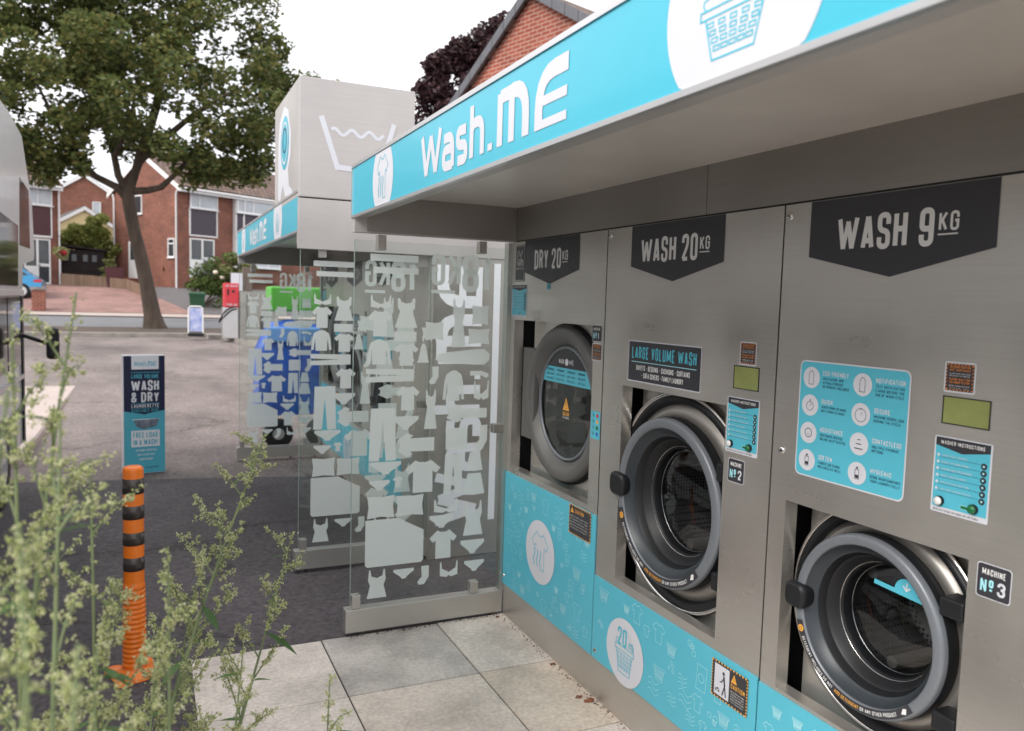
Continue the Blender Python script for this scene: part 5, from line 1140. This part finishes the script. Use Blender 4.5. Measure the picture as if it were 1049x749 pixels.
# ------------------------------------------------------------------ roadside things
def roadside():
    Y = 26.4
    a = thing('air_machine', 'red and steel tyre air machine with black hose on the kerbed island', 'air machine', (at(238, 350, 24).x, 24, gz(24)+.095))
    x0, x1 = at(228, 330, 24).x, at(244, 330, 24).x; zb = gz(24)+.096
    zt = at(238, 292, 24).z; zm = at(238, 315, 24).z
    mb = MB(); mb.box((x0, 23.85, zb), (x1, 24.4, zm), M['alu']); mb.build('steel_cabinet', a, bevel=.02)
    mb = MB(); mb.box((x0+.03, 23.83, zm), (x1+.01, 24.4, zt+.05), M['red']); rh = mb.build('red_head', a, bevel=.03)
    d = D2((x0+.03, 23.828, zm), (1, 0, 0), (0, 0, 1), st=.002, base=.002); w_ = x1-x0-.02; h_ = zt+.05-zm
    d.text('AIR WATER', w_/2, h_*.84, h_*.09, M['white'], 1, width=w_*.8, align='c'); d.rect(w_*.2, h_*.5, w_*.32, h_*.75, M['rubber'], 1); d.disc(w_*.6, h_*.66, .04, M['rubber'], 1); d.text('TYRE AIR', w_/2, h_*.06, h_*.1, M['white'], 1, width=w_*.75, align='c'); d.build('head_print', rh)
    mb = MB(); hx = (x0+x1)/2
    mb.tube([(hx+.1, 23.8, zm+.02), (hx-.05, 23.7, zm-.02), (x0-.02, 23.65, zm-.18), (x0-.12, 23.65, zm-.42), (x0-.02, 23.7, zm-.3), (hx, 23.75, zm-.08), (hx+.16, 23.75, zm-.03)], .022, M['rubber']); mb.build('hose', a)
    # pump cabinet and post beside it
    x2 = at(265, 330, 24).x; zc = at(255, 299, 24).z
    c_ = thing('steel_cabinet', 'tall dull steel cabinet standing right of the red air machine', 'cabinet', ((x1+x2)/2+.05, 24.1, zb))
    mb = MB(); mb.box((x1+.03, 23.7, zb), (x2+.5, 24.35, zc), M['steel_dark_shade']); mb.build('cabinet_body', c_, bevel=.01)
    mb = MB(); mb.box((x1+.20, 23.69, zb+.1), (x1+.215, 23.70, zc-.08), M['gap']); mb.box((x1+.25, 23.66, zb+.5), (x1+.28, 23.70, zb+.65), M['rubber']); mb.build('door_handle', c_)
    p_ = thing('timber_post', 'square weathered post rising behind the steel cabinet', 'post', (at(253, 340, 25).x, 25, gz(25)+.09)); xa = at(248, 300, 25).x; xb = at(258, 300, 25).x
    mb = MB(); mb.box((xa, 24.9, gz(25)+.095), (xb, 25.1, at(250, 274, 25).z), M['post']); mb.build('shaft', p_, bevel=.01)
    mb = MB(); mb.box((at(236, 300, 25).x, 24.85, at(245, 298, 25).z), (xa+.0, 24.88, at(245, 280, 25).z), M['white']); mb.build('notice_plate', p_)
    # a-frame advert
    Yf = 24.6; xa, xb = at(193, 330, Yf).x, at(208, 330, Yf).x; zt = at(200, 314, Yf).z
    f = thing('pavement_sign', 'white framed swing sign with blue and pink poster on the kerb', 'pavement sign', ((xa+xb)/2, Yf, gz(Yf)+.102))
    z0 = gz(25)+.1
    mb = MB(); mb.box((xa-.02, Yf-.2, z0), (xb+.02, Yf+.2, z0+.10), M['rubber']); mb.build('base', f, bevel=.03)
    mb = MB(); mb.tube([(xa, Yf-.02, z0+.08), (xa+.01, Yf, zt-.05), (xa+.06, Yf, zt), (xb-.06, Yf, zt), (xb-.01, Yf, zt-.05), (xb, Yf-.02, z0+.08)], .02, M['upvc']); mb.build('frame', f)
    mb = MB(); mb.box((xa+.03, Yf-.01, z0+.14), (xb-.03, Yf+.01, zt-.04), M['ad']); mb.build('poster', f)
    # wheelie bin
    Yb = 33.5; xa, xb = at(194.5, 310, Yb).x, at(209, 310, Yb).x; zb = gz(Yb)+.02; zt = at(201, 300, Yb).z
    w = thing('wheelie_bin', 'dark green wheelie bin standing behind the swing sign', 'bin', ((xa+xb)/2, Yb, zb))
    mb = MB(); cx = (xa+xb)/2; 
    rows = [[(cx-hw, Yb-hd, z), (cx+hw, Yb-hd, z), (cx+hw, Yb+hd, z), (cx-hw, Yb+hd, z)] for z, hw, hd in ((zb+.02, .21, .22), (zb+.1, .22, .25), (zt-.1, .28, .33))]
    mb.grid(rows, M['green'], True, False); mb.poly(rows[0][::-1], M['green']); mb.poly(rows[-1], M['green']); mb.build('body', w)
    mb = MB(); mb.box((cx-.31, Yb-.37, zt-.10), (cx+.31, Yb+.36, zt-.04), M['bush'] if False else M['green']); mb.prism([(cx-.3, Yb-.35, zt-.04), (cx+.3, Yb-.35, zt-.04), (cx+.3, Yb+.3, zt+.0), (cx-.3, Yb+.3, zt+.0)], (0, 0, .03), M['green']); mb.build('lid', w, bevel=.01)
    for s_ in (-.2, .2): mb = MB(); mb.lathe([(-.03, 0), (-.03, .1), (.03, .1), (.03, 0)], M['rubber'], (cx+s_, Yb+.25, zb+.1), 16, 'x'); mb.build('wheel', w)
roadside()

# ------------------------------------------------------------------ houses
def window(parent, x0, x1, z0, z1, y, split=(), glass='window', rail=None, fw=.055, curtain=None):
    mb = MB()
    def fr(a, b_, c_, d_): mb.box((a, y-.05, c_), (b_, y+.02, d_), M['upvc'])
    fr(x0, x0+fw, z0, z1); fr(x1-fw, x1, z0, z1); fr(x0+fw, x1-fw, z0, z0+fw); fr(x0+fw, x1-fw, z1-fw, z1)
    xs = [x0+fw]+[x0+(x1-x0)*s_ for s_ in split]+[x1-fw]
    for s_ in split: fr(x0+(x1-x0)*s_-fw/2, x0+(x1-x0)*s_+fw/2, z0+fw, z1-fw)
    if rail: fr(x0+fw, x1-fw, z0+(z1-z0)*rail-fw/2, z0+(z1-z0)*rail+fw/2)
    mb.box((x0-.05, y-.10, z0-.05), (x1+.05, y+.02, z0-.001), M['upvc'])
    w = mb.build('window', parent)
    mb = MB(); mb.poly([(x0+fw, y-.012, z0+fw), (x1-fw, y-.012, z0+fw), (x1-fw, y-.012, z1-fw), (x0+fw, y-.012, z1-fw)], M[glass]); mb.build('pane', w)
    if curtain:
        mb = MB(); a, b_ = curtain; n = 14
        rows = [[(a+(b_-a)*k/n, y-.016+.003*math.sin(k*2.2), z) for k in range(n+1)] for z in (z0+fw, z1-fw)]
        mb.grid(rows, M['curtain']); mb.build('curtain', w)
    return w
def sidewin(parent, y0, y1, z0, z1, split=None):        # window in a wall facing local -x
    mb = MB(); fw = .06
    mb.box((-.05, y0, z0), (.02, y0+fw, z1), M['upvc']); mb.box((-.05, y1-fw, z0), (.02, y1, z1), M['upvc']); mb.box((-.05, y0+fw, z0), (.02, y1-fw, z0+fw), M['upvc']); mb.box((-.05, y0+fw, z1-fw), (.02, y1-fw, z1), M['upvc'])
    if split: mb.box((-.045, y0+fw, z0+(z1-z0)*split-.03), (.02, y1-fw, z0+(z1-z0)*split+.03), M['upvc'])
    mb.box((-.09, y0-.03, z0-.05), (.02, y1+.03, z0-.001), M['upvc'])
    w = mb.build('window', parent); mb = MB(); mb.poly([(-.02, y1-fw, z0+fw), (-.02, y0+fw, z0+fw), (-.02, y0+fw, z1-fw), (-.02, y1-fw, z1-fw)], M['window']); mb.build('pane', w)
def house(name, label, K, rot, Lx, D, zb, ze, zr, bmat='brick', roof='roof', gable_side=True, ov=.25):
    t = thing(name, label, 'house', (K.x, K.y, 0), rot)
    mb = MB(); m = M[bmat]
    mb.poly([(0, 0, zb), (Lx, 0, zb), (Lx, 0, ze), (0, 0, ze)], m)
    if gable_side:      # ridge along local x
        mb.poly([(0, D, zb), (0, 0, zb), (0, 0, ze), (0, D/2, zr), (0, D, ze)], m); mb.poly([(Lx, 0, zb), (Lx, D, zb), (Lx, D, ze), (Lx, D/2, zr), (Lx, 0, ze)], m)
        mb.poly([(Lx, D, zb), (0, D, zb), (0, D, ze), (Lx, D, ze)], m); mb.build('wall', t)
        k = (zr-ze)/(D/2); mb = MB(); e = .35; th = .12
        for s_, y0 in ((1, -e), (-1, D+e)):
            a = (y0, ze-k*e+.05); b_ = (D/2, zr+.05)
            mb.prism([(-.12, a[0], a[1]), (-.12, b_[0], b_[1]), (-.12, b_[0], b_[1]+th), (-.12, a[0], a[1]+th)], (Lx+.24, 0, 0), M[roof])
        mb.build('roof', t)
        mb = MB()
        for y0 in (-e, D+e):
            a = (y0, ze-k*e-.14); b_ = (D/2, zr-.14); mb.prism([(-.15, a[0], a[1]), (-.15, b_[0], b_[1]), (-.15, b_[0], b_[1]+.26), (-.15, a[0], a[1]+.26)], (.028, 0, 0), M['upvc'])
        mb.box((-.15, -e-.03, ze-k*e-.13), (Lx+.1, -e, ze-k*e+.07), M['upvc']); mb.tube([(-.1, -e-.08, ze-k*e+.03), (Lx, -e-.08, ze-k*e+.03)], .06, M['upvc'], 8); mb.build('fascia_board', t)
    else:               # gable faces the camera (local -y), ridge along local y
        mb = MB(); mb.poly([(0, 0, zb), (Lx, 0, zb), (Lx, 0, ze), (Lx/2, 0, zr), (0, 0, ze)], m); mb.poly([(0, D, zb), (0, 0, zb), (0, 0, ze), (0, D, ze)], m); mb.poly([(Lx, 0, zb), (Lx, D, zb), (Lx, D, ze), (Lx, 0, ze)], m)
        mb.poly([(Lx, D, zb), (0, D, zb), (0, D, ze), (Lx/2, D, zr), (Lx, D, ze)], m); mb.build('wall', t)
        k = (zr-ze)/(Lx/2); mb = MB(); e = .3; th = .12
        for x0 in (-e, Lx+e): mb.prism([(x0, -.12, ze-k*e+.05), (Lx/2, -.12, zr+.05), (Lx/2, -.12, zr+.05+th), (x0, -.12, ze-k*e+.05+th)], (0, D+.24, 0), M[roof])
        mb.build('roof', t); mb = MB()
        for x0 in (-e, Lx+e): mb.prism([(x0, -.15, ze-k*e-.13), (Lx/2, -.15, zr-.13), (Lx/2, -.15, zr+.13), (x0, -.15, ze-k*e+.12)], (0, .028, 0), M['upvc'])
        mb.build('barge_board', t)
    return t
def door(parent, x0, x1, z0, z1, y, panel='left'):
    mb = MB(); fw = .07; xm = (x0+x1)/2
    for a, b_, c_, d_ in ((x0, x0+fw, z0, z1), (x1-fw, x1, z0, z1), (xm-.05, xm+.05, z0, z1-fw), (x0+fw, x1-fw, z1-fw, z1), (xm+.05, x1-fw, z0, z0+.14), (xm+.05, x1-fw, z0+.92, z0+1.06)): mb.box((a, y-.05, c_), (b_, y+.02, d_), M['upvc'])
    mb.box((x0+fw, y-.04, z0), (xm-.05, y+.02, z0+.92), M['upvc']); 
    for k in range(8): mb.box((x0+fw+.05, y-.046, z0+.1+k*.1), (xm-.10, y-.04, z0+.17+k*.1), M['upvc'])
    dd = mb.build('door', parent); mb = MB(); mb.box((x0+fw, y-.015, z0+.1), (x1-fw, y-.010, z1-fw), M['window']); mb.build('pane', dd)
    mb = MB(); mb.box((xm+.0, y-.09, z0+.95), (xm+.12, y-.06, z0+.99), M['rubber']); mb.build('handle', dd)
rot = R(30)
KB = Vector((-.338, 43.558, 0))
hB = house('brick_house', 'red brick semi-detached house with dark purple panels under its upper windows', KB, rot, 15, 6.3, 1.2, 6.98, 8.75)
window(hB, .60, 2.18, 5.95, 6.80, -.06, (.33,), 'curtain'); 
mb = MB(); mb.box((.66, -.05, 4.62), (2.12, .02, 5.88), M['infill']); mb.build('infill_panel', hB)
mb = MB(); mb.box((.58, -.07, 4.53), (2.2, .02, 4.60), M['upvc']); mb.box((.58, -.06, 4.62), (.645, .02, 5.88), M['upvc']); mb.box((2.135, -.06, 4.62), (2.2, .02, 5.88), M['upvc']); mb.build('panel_trim', hB)
door(hB, .60, 2.0, 2.42, 4.42, -.02)
window(hB, 3.2, 6.02, 5.98, 6.97, -.28, (.17, .36), 'curtain', None, .07, (3.75, 4.15))
mb = MB(); mb.box((3.15, -.26, 3.0), (3.22, 0, 7.0), M['upvc']); mb.box((3.6, -.30, 4.72), (3.68, -.24, 5.9), M['upvc']); mb.box((6.0, -.3, 3.0), (6.07, 0, 7.0), M['upvc']); mb.box((3.15, -.32, 4.62), (6.07, -.2, 4.71), M['upvc']); mb.build('bay_frame', hB)
mb = MB(); mb.box((3.22, -.25, 4.72), (6.0, -.01, 5.9), M['infill']); mb.build('infill_panel', hB)
window(hB, 3.2, 6.02, 3.1, 4.60, -.28, (.17, .36, .7), 'curtain', None, .07)
mb = MB(); mb.box((3.22, -.24, 2.3), (6.0, -.01, 3.0), M['brick']); mb.build('bay_base', hB)
sidewin(hB, .30, .90, 3.40, 4.36, .72); sidewin(hB, 3.3, 4.05, 5.70, 6.68); 
mb = MB(); mb.box((-.04, 3.75, 2.32), (.02, 4.65, 4.28), M['upvc']); sd = mb.build('side_door', hB); mb = MB(); mb.box((-.05, 4.0, 3.3), (-.041, 4.45, 4.15), M['window']); mb.build('pane', sd)
for x_, y_ in ((-.07, .18), (-.07, 6.15)):
    mb = MB(); mb.tube([(x_, y_-.35 if y_ < 1 else y_, 6.85), (x_, y_-.1, 6.6), (x_, y_-.1, 1.85)], .045, M['upvc'], 8); mb.build('drainpipe', hB)
mb = MB(); mb.box((-1.0, 2.9, 1.4), (-.005, 5.0, 2.3), M['brick']); mb.box((-1.5, 3.2, 1.4), (-1.0, 4.8, 2.05), M['brick']); mb.build('step', hB)
mb = MB(); mb.tube([(-.01, 1.35, 2.85), (-.10, 1.35, 2.85)], .10, M['brick'], 12); mb.build('vent', hB)
KA = Vector((-5.862, 46.048, 0))
hA = house('brick_house', 'left brick house with maroon panel below its upstairs window and white door', KA-Vector((math.cos(rot)*9, math.sin(rot)*9, 0)), rot, 9.02, 6.5, .8, 6.85, 9.0)
window(hA, 7.55, 8.72, 5.72, 6.64, -.06, (.42,), 'curtain')
mb = MB(); mb.box((7.58, -.05, 4.28), (8.66, .02, 5.62), M['infillr']); mb.build('infill_panel', hA)
mb = MB(); mb.box((8.66, -.07, 4.2), (8.72, .02, 5.66), M['upvc']); mb.box((7.5, -.07, 4.14), (8.72, .02, 4.24), M['upvc']); mb.build('panel_trim', hA)
door(hA, 7.4, 8.62, 1.80, 4.08, -.02)
window(hA, 4.0, 6.6, 5.72, 6.64, -.06, (.3, .7), 'curtain')
mb = MB(); mb.tube([(9.05, -.08, 6.8), (9.05, -.08, 1.4)], .05, M['upvc'], 8); mb.build('drainpipe', hA)
hC = house('brick_gable_house', 'brick house end with white barge boards seen between the two front houses', Vector((-10.1, 71, 0)), R(.05), 7.6, 8, 1.0, 8.0, 10.55, 'brick', 'slate', False)
window(hC, 4.35, 4.95, 7.35, 8.55, -.04, (), 'curtain')
hD = house('cream_extension', 'low cream rendered gable with grey slate roof behind the dark shed', Vector((-7.6, 60, 0)), R(14), 4.1, 7, 1.2, 5.75, 7.05, 'render', 'slate', False)
# right-hand house gable above the canopy
DW = Vector((-.292, .956, 0)); DN = Vector((.956, .292, 0)); K0 = at(520, 74, 14.0)
def onw(px, py):
    r_ = ray(px, py); t_ = (K0-CAM).dot(DN)/r_.dot(DN); return CAM+r_*t_
AP, LL, RR = onw(546, -4.5), onw(481, 92), onw(594, 21)
def sz(p_): return ((p_-K0).dot(DW), p_.z)
(sa, za), (sl, zl_), (sr, zr_) = sz(AP), sz(LL), sz(RR)
kl, kr = (zl_-za)/(sl-sa), (zr_-za)/(sr-sa)
hR = thing('brick_gable_house', 'orange brick gable with grey verge tiles rising behind the front canopy', 'house', (K0.x, K0.y, 0), math.atan2(DW.y, DW.x))
# local x runs along DW (away to the left), local y points to the street side
e1, e2 = sa+3.6, sa-3.6
z1_, z2_ = za+kl*3.6, za-kr*3.6
mb = MB(); mb.prism([(e2, 0, 0), (e1, 0, 0), (e1, 0, z1_), (sa, 0, za), (e2, 0, z2_)], (0, -.3, 0), M['brick2']); mb.build('wall', hR)
mb = MB(); th = .14
mb.prism([(sa, .08, za+.02), (e1+.3, .08, z1_+kl*.3+.02), (e1+.3, .08, z1_+kl*.3+th), (sa, .08, za+th)], (0, -9, 0), M['roof'])
mb.prism([(sa, .08, za+.02), (sa, .08, za+th), (e2-.3, .08, z2_-kr*.3+th), (e2-.3, .08, z2_-kr*.3+.02)], (0, -9, 0), M['roof']); mb.build('roof', hR)
n = 12; mb = MB()
for k in range(n):
    for (xa, za_, xb, zb_) in ((sa, za, e1+.3, z1_+kl*.3), (sa, za, e2-.3, z2_-kr*.3)):
        a0, a1 = k/n, (k+.96)/n; pa = (xa+(xb-xa)*a0, za_+(zb_-za_)*a0); pb = (xa+(xb-xa)*a1, za_+(zb_-za_)*a1)
        mb.prism([(pa[0], .09, pa[1]-.03), (pb[0], .09, pb[1]-.03), (pb[0], .09, pb[1]+.17), (pa[0], .09, pa[1]+.17)], (0, .05, 0), M['verge'])
mb.build('verge_tiles', hR)

# shed, walls, planter, car, plastic tub
KS = at(62, 290, 47.2)
sh = thing('shed', 'black timber shed with small paned windows between the houses', 'shed', (KS.x, 47.2, 0), R(8))
mb = MB(); mb.box((0, 0, 1.3), (2.05, 1.8, 3.68), M['shed']); mb.build('wall', sh)
mb = MB(); mb.prism([(-.12, -.12, 3.86), (2.2, -.12, 3.68), (2.2, -.12, 3.76), (-.12, -.12, 3.96)], (0, 2.1, 0), M['shed']); mb.build('roof', sh)
for x_ in (.12, .48, 1.0, 1.42):
    mb = MB(); mb.box((x_, -.04, 3.05), (x_+.3, .0, 3.5), M['shed']); mb.box((x_+.04, -.05, 3.1), (x_+.26, -.041, 3.45), M['window']); mb.build('window', sh)
gw = thing('garden_wall', 'low weathered timber retaining wall edging the pink driveway', 'wall', (-4.5, 43.5, 1.0))
mb = MB(); pl = [at(62, 300, 44.0), at(95, 300, 43.6), at(130, 303, 42.6), at(143, 309, 41.2), at(149, 318, 39.4)]
for a, b_ in zip(pl, pl[1:]):
    za = a.z; a0 = Vector((a.x, a.y, gz(a.y))); b0 = Vector((b_.x, b_.y, gz(b_.y)))
    mb.prism([a0, b0, b0+Vector((.05, .14, 0)), a0+Vector((.05, .14, 0))], (0, 0, .55), M['wood'])
mb.build('boards', gw)
tb_ = thing('plastic_tub', 'dark maroon square tub by the wall near the tree trunk', 'planter', tuple(at(116, 299, 43.4)))
mb = MB(); a = at(113, 299, 43.4); x_, z_ = a.x, gz(43.4)+.06
rows = [[(x_-hw, 43.1, z), (x_+hw+.4, 43.1, z), (x_+hw+.4, 43.6, z), (x_-hw, 43.6, z)] for z, hw in ((z_, .12), (z_+.85, .2), (z_+.86, .25), (z_+.95, .25))]
mb.grid(rows, M['infillr'], True, False); mb.build('tub', tb_)
# brick gate pier left with planting
P_ = at(38, 322, 34.4)
bp_ = thing('brick_pier', 'low orange brick pier at the left beside the blue car', 'pier', (P_.x, 36.2, .6))
xa, xb = at(33, 320, 36.2).x, at(46, 320, 36.2).x
mb = MB(); mb.box((xa, 36.1, .5), (xb, 36.6, at(40, 297, 36.2).z), M['brick2']); mb.box((xa-.05, 36.05, at(40, 297, 36.2).z), (xb+.05, 36.65, at(40, 294, 36.2).z), M['kerb']); mb.build('brickwork', bp_)
# blue car
CY = 39.0
cc = thing('blue_car', 'bright blue parked hatchback half hidden by the motorhome', 'car', (at(30, 300, CY).x, CY, gz(CY)+.05))
x1 = at(43, 300, CY).x; zb = gz(CY)+.08
mb = MB(); s_ = [(x1, zb+.35), (x1-.02, zb+.75), (x1-.35, zb+.98), (x1-.95, zb+1.42), (x1-2.4, zb+1.45), (x1-3.5, zb+.95), (x1-4.0, zb+.85), (x1-4.05, zb+.35)]
mb.prism([(x_, CY, z_) for x_, z_ in s_], (0, 1.7, 0), M['carblue']); mb.build('body', cc, bevel=.06)
mb = MB(); mb.prism([(x_, CY-.01, z_) for x_, z_ in ((x1-.48, zb+.98), (x1-.98, zb+1.35), (x1-2.35, zb+1.37), (x1-3.0, zb+.98))], (0, .03, 0), M['window']); mb.build('side_window', cc)
for dx in (.75, 3.3):
    mb = MB(); mb.lathe([(-.02, .2), (-.03, .3), (0, .33), (.2, .33)], M['rubber'], (x1-dx, CY, zb+.32), 28, 'y'); mb.lathe([(-.02, 0), (-.02, .2)], M['alu'], (x1-dx, CY, zb+.32), 16, 'y'); mb.build('wheel', cc)
mb = MB(); mb.box((x1-.3, CY-.01, zb+.7), (x1-.02, CY+.1, zb+.82), M['red']); mb.build('tail_light', cc)

# hanging basket
hb = thing('hanging_basket', 'small basket of red flowers hanging on the left house corner', 'hanging basket', tuple(at(61, 258, 43)))
q0 = at(62, 258, 43.0)
mb = MB(); rr = random.Random(2); leafcloud(mb, M['bushl'], [(q0, .35), (q0+Vector((.1, 0, -.2)), .25)], 400, .06, rr); mb.build('foliage', hb)
mb = MB(); leafcloud(mb, M['flowerr'], [(q0+Vector((.12, -.2, -.05)), .16)], 160, .06, rr); mb.build('flowers', hb)
mb = MB(); mb.tube([q0+Vector((0, 0, .75)), q0], .01, M['rubber'], 5); mb.tube([q0+Vector((0, 0, .75)), q0+Vector((-.25, 1.5, .75))], .015, M['rubber'], 5); mb.build('bracket', hb)

# ------------------------------------------------------------------ foreground weeds
weedp('tall pale weed rising highest at the left edge of the bollard', (55, 740), (78, 300), 1.05, 1.35, 18, 31, 0.72, 0.180)
weedp('weed stem leaning right with seed heads in front of the dark asphalt', (141, 749), (272, 445), 1.75, 2.1, 26, 32, 1.0, .24)
weedp('weed with a long stem bent toward the paving corner', (193, 735), (300, 545), 1.8, 2.1, 15, 33, .9, .2)
weedp('pale weed directly below the bollard base', (110, 749), (165, 640), 1.45, 1.7, 12, 34, 1.0, .13)
weedp('feathery weed at far left against the motorhome', (5, 749), (12, 330), 1.05, 1.25, 18, 35, 0.72, 0.168)
weedp('weed leaning toward the foot of the orange bollard', (50, 749), (115, 590), 1.2, 1.4, 18, 36, 1.1, .15)
weedp('thin weed with one sprig in front of the upper bollard', (90, 749), (172, 560), 1.15, 1.3, 9, 46, 1.0, .09)
weedp('dense weed cluster in the lower left corner', (5, 749), (20, 540), .7, .8, 10, 37, 0.81, 0.120)
weedp('weed standing left of the bollard middle', (75, 749), (92, 470), 1.2, 1.5, 15, 38, 0.72, 0.180)
weedp('weed between bollard and leaning stem', (160, 749), (210, 560), 1.7, 2.1, 14, 39, .9, .15)
weedp('short weed poking up over the paving slab', (345, 760), (338, 690), 1.5, 1.6, 6, 40, .7, .06)
weedp('weed in the lower left corner nearest the lens', (30, 749), (80, 660), .6, .7, 8, 41, 0.90, 0.096)
weedp('small weed with thin stem along the slab edge', (185, 749), (250, 655), 1.6, 1.75, 10, 42, .9, .12)
weedp('weed lying low at the left edge under the motorhome', (0, 749), (8, 400), .85, 1.0, 16, 43, 0.63, 0.144)
weedp('bushy weed filling the bottom edge left of the bollard base', (95, 760), (100, 660), .95, 1.05, 9, 47, 0.81, 0.132)
weedp('weed leaning right out of the lower left corner', (20, 760), (62, 430), .95, 1.15, 15, 48, 0.63, 0.156)

# debris on the slabs
def leaf_at(x, y, s, a, lab):
    mb = MB(); n = 10; pts = []
    for k in range(n):
        q = 2*math.pi*k/n; r = s*(.6+.4*abs(math.cos(2*q))); pts.append((x+r*math.cos(q+a), y+r*.6*math.sin(q+a), .006+.006*math.sin(3*q)))
    cz = Vector((x, y, .012))
    for k in range(n): mb.poly([pts[k], pts[(k+1) % n], cz], M['dryleaf'], True)
    tag(mb.build('dead_leaf'), lab, 'leaf', 'dead leaves along the plinth')
leaf_at(-.03, 2.66, .030, .4, 'largest brown dead leaf against the steel plinth below the 20 KG washer panel')
leaf_at(-.055, 2.70, .018, 1.4, 'small brown dead leaf just left of the largest one by the plinth')
leaf_at(-.02, 3.0, .014, 2.2, 'tiny brown leaf at the plinth under the dryer panel')
leaf_at(-.04, 3.57, .012, .2, 'tiny brown leaf in the corner of screen base and plinth')
mb = MB(); rr = random.Random(4)
for _ in range(420):
    y = rr.uniform(.6, 3.58); x = -abs(rr.gauss(0, .018))-.001; s_ = rr.uniform(.0015, .005)
    if rr.random() < .3: x, y = rr.uniform(-.8, 0), 3.6-abs(rr.gauss(0, .012))
    mb.poly([(x-s_, y, .004), (x, y-s_*.7, .007), (x+s_, y, .004), (x, y+s_, .008)], M['soil'])
o = mb.build('grit'); o['kind'] = 'stuff'; tag(o, 'dark grit and crumbs gathered along the plinth edge', 'grit')
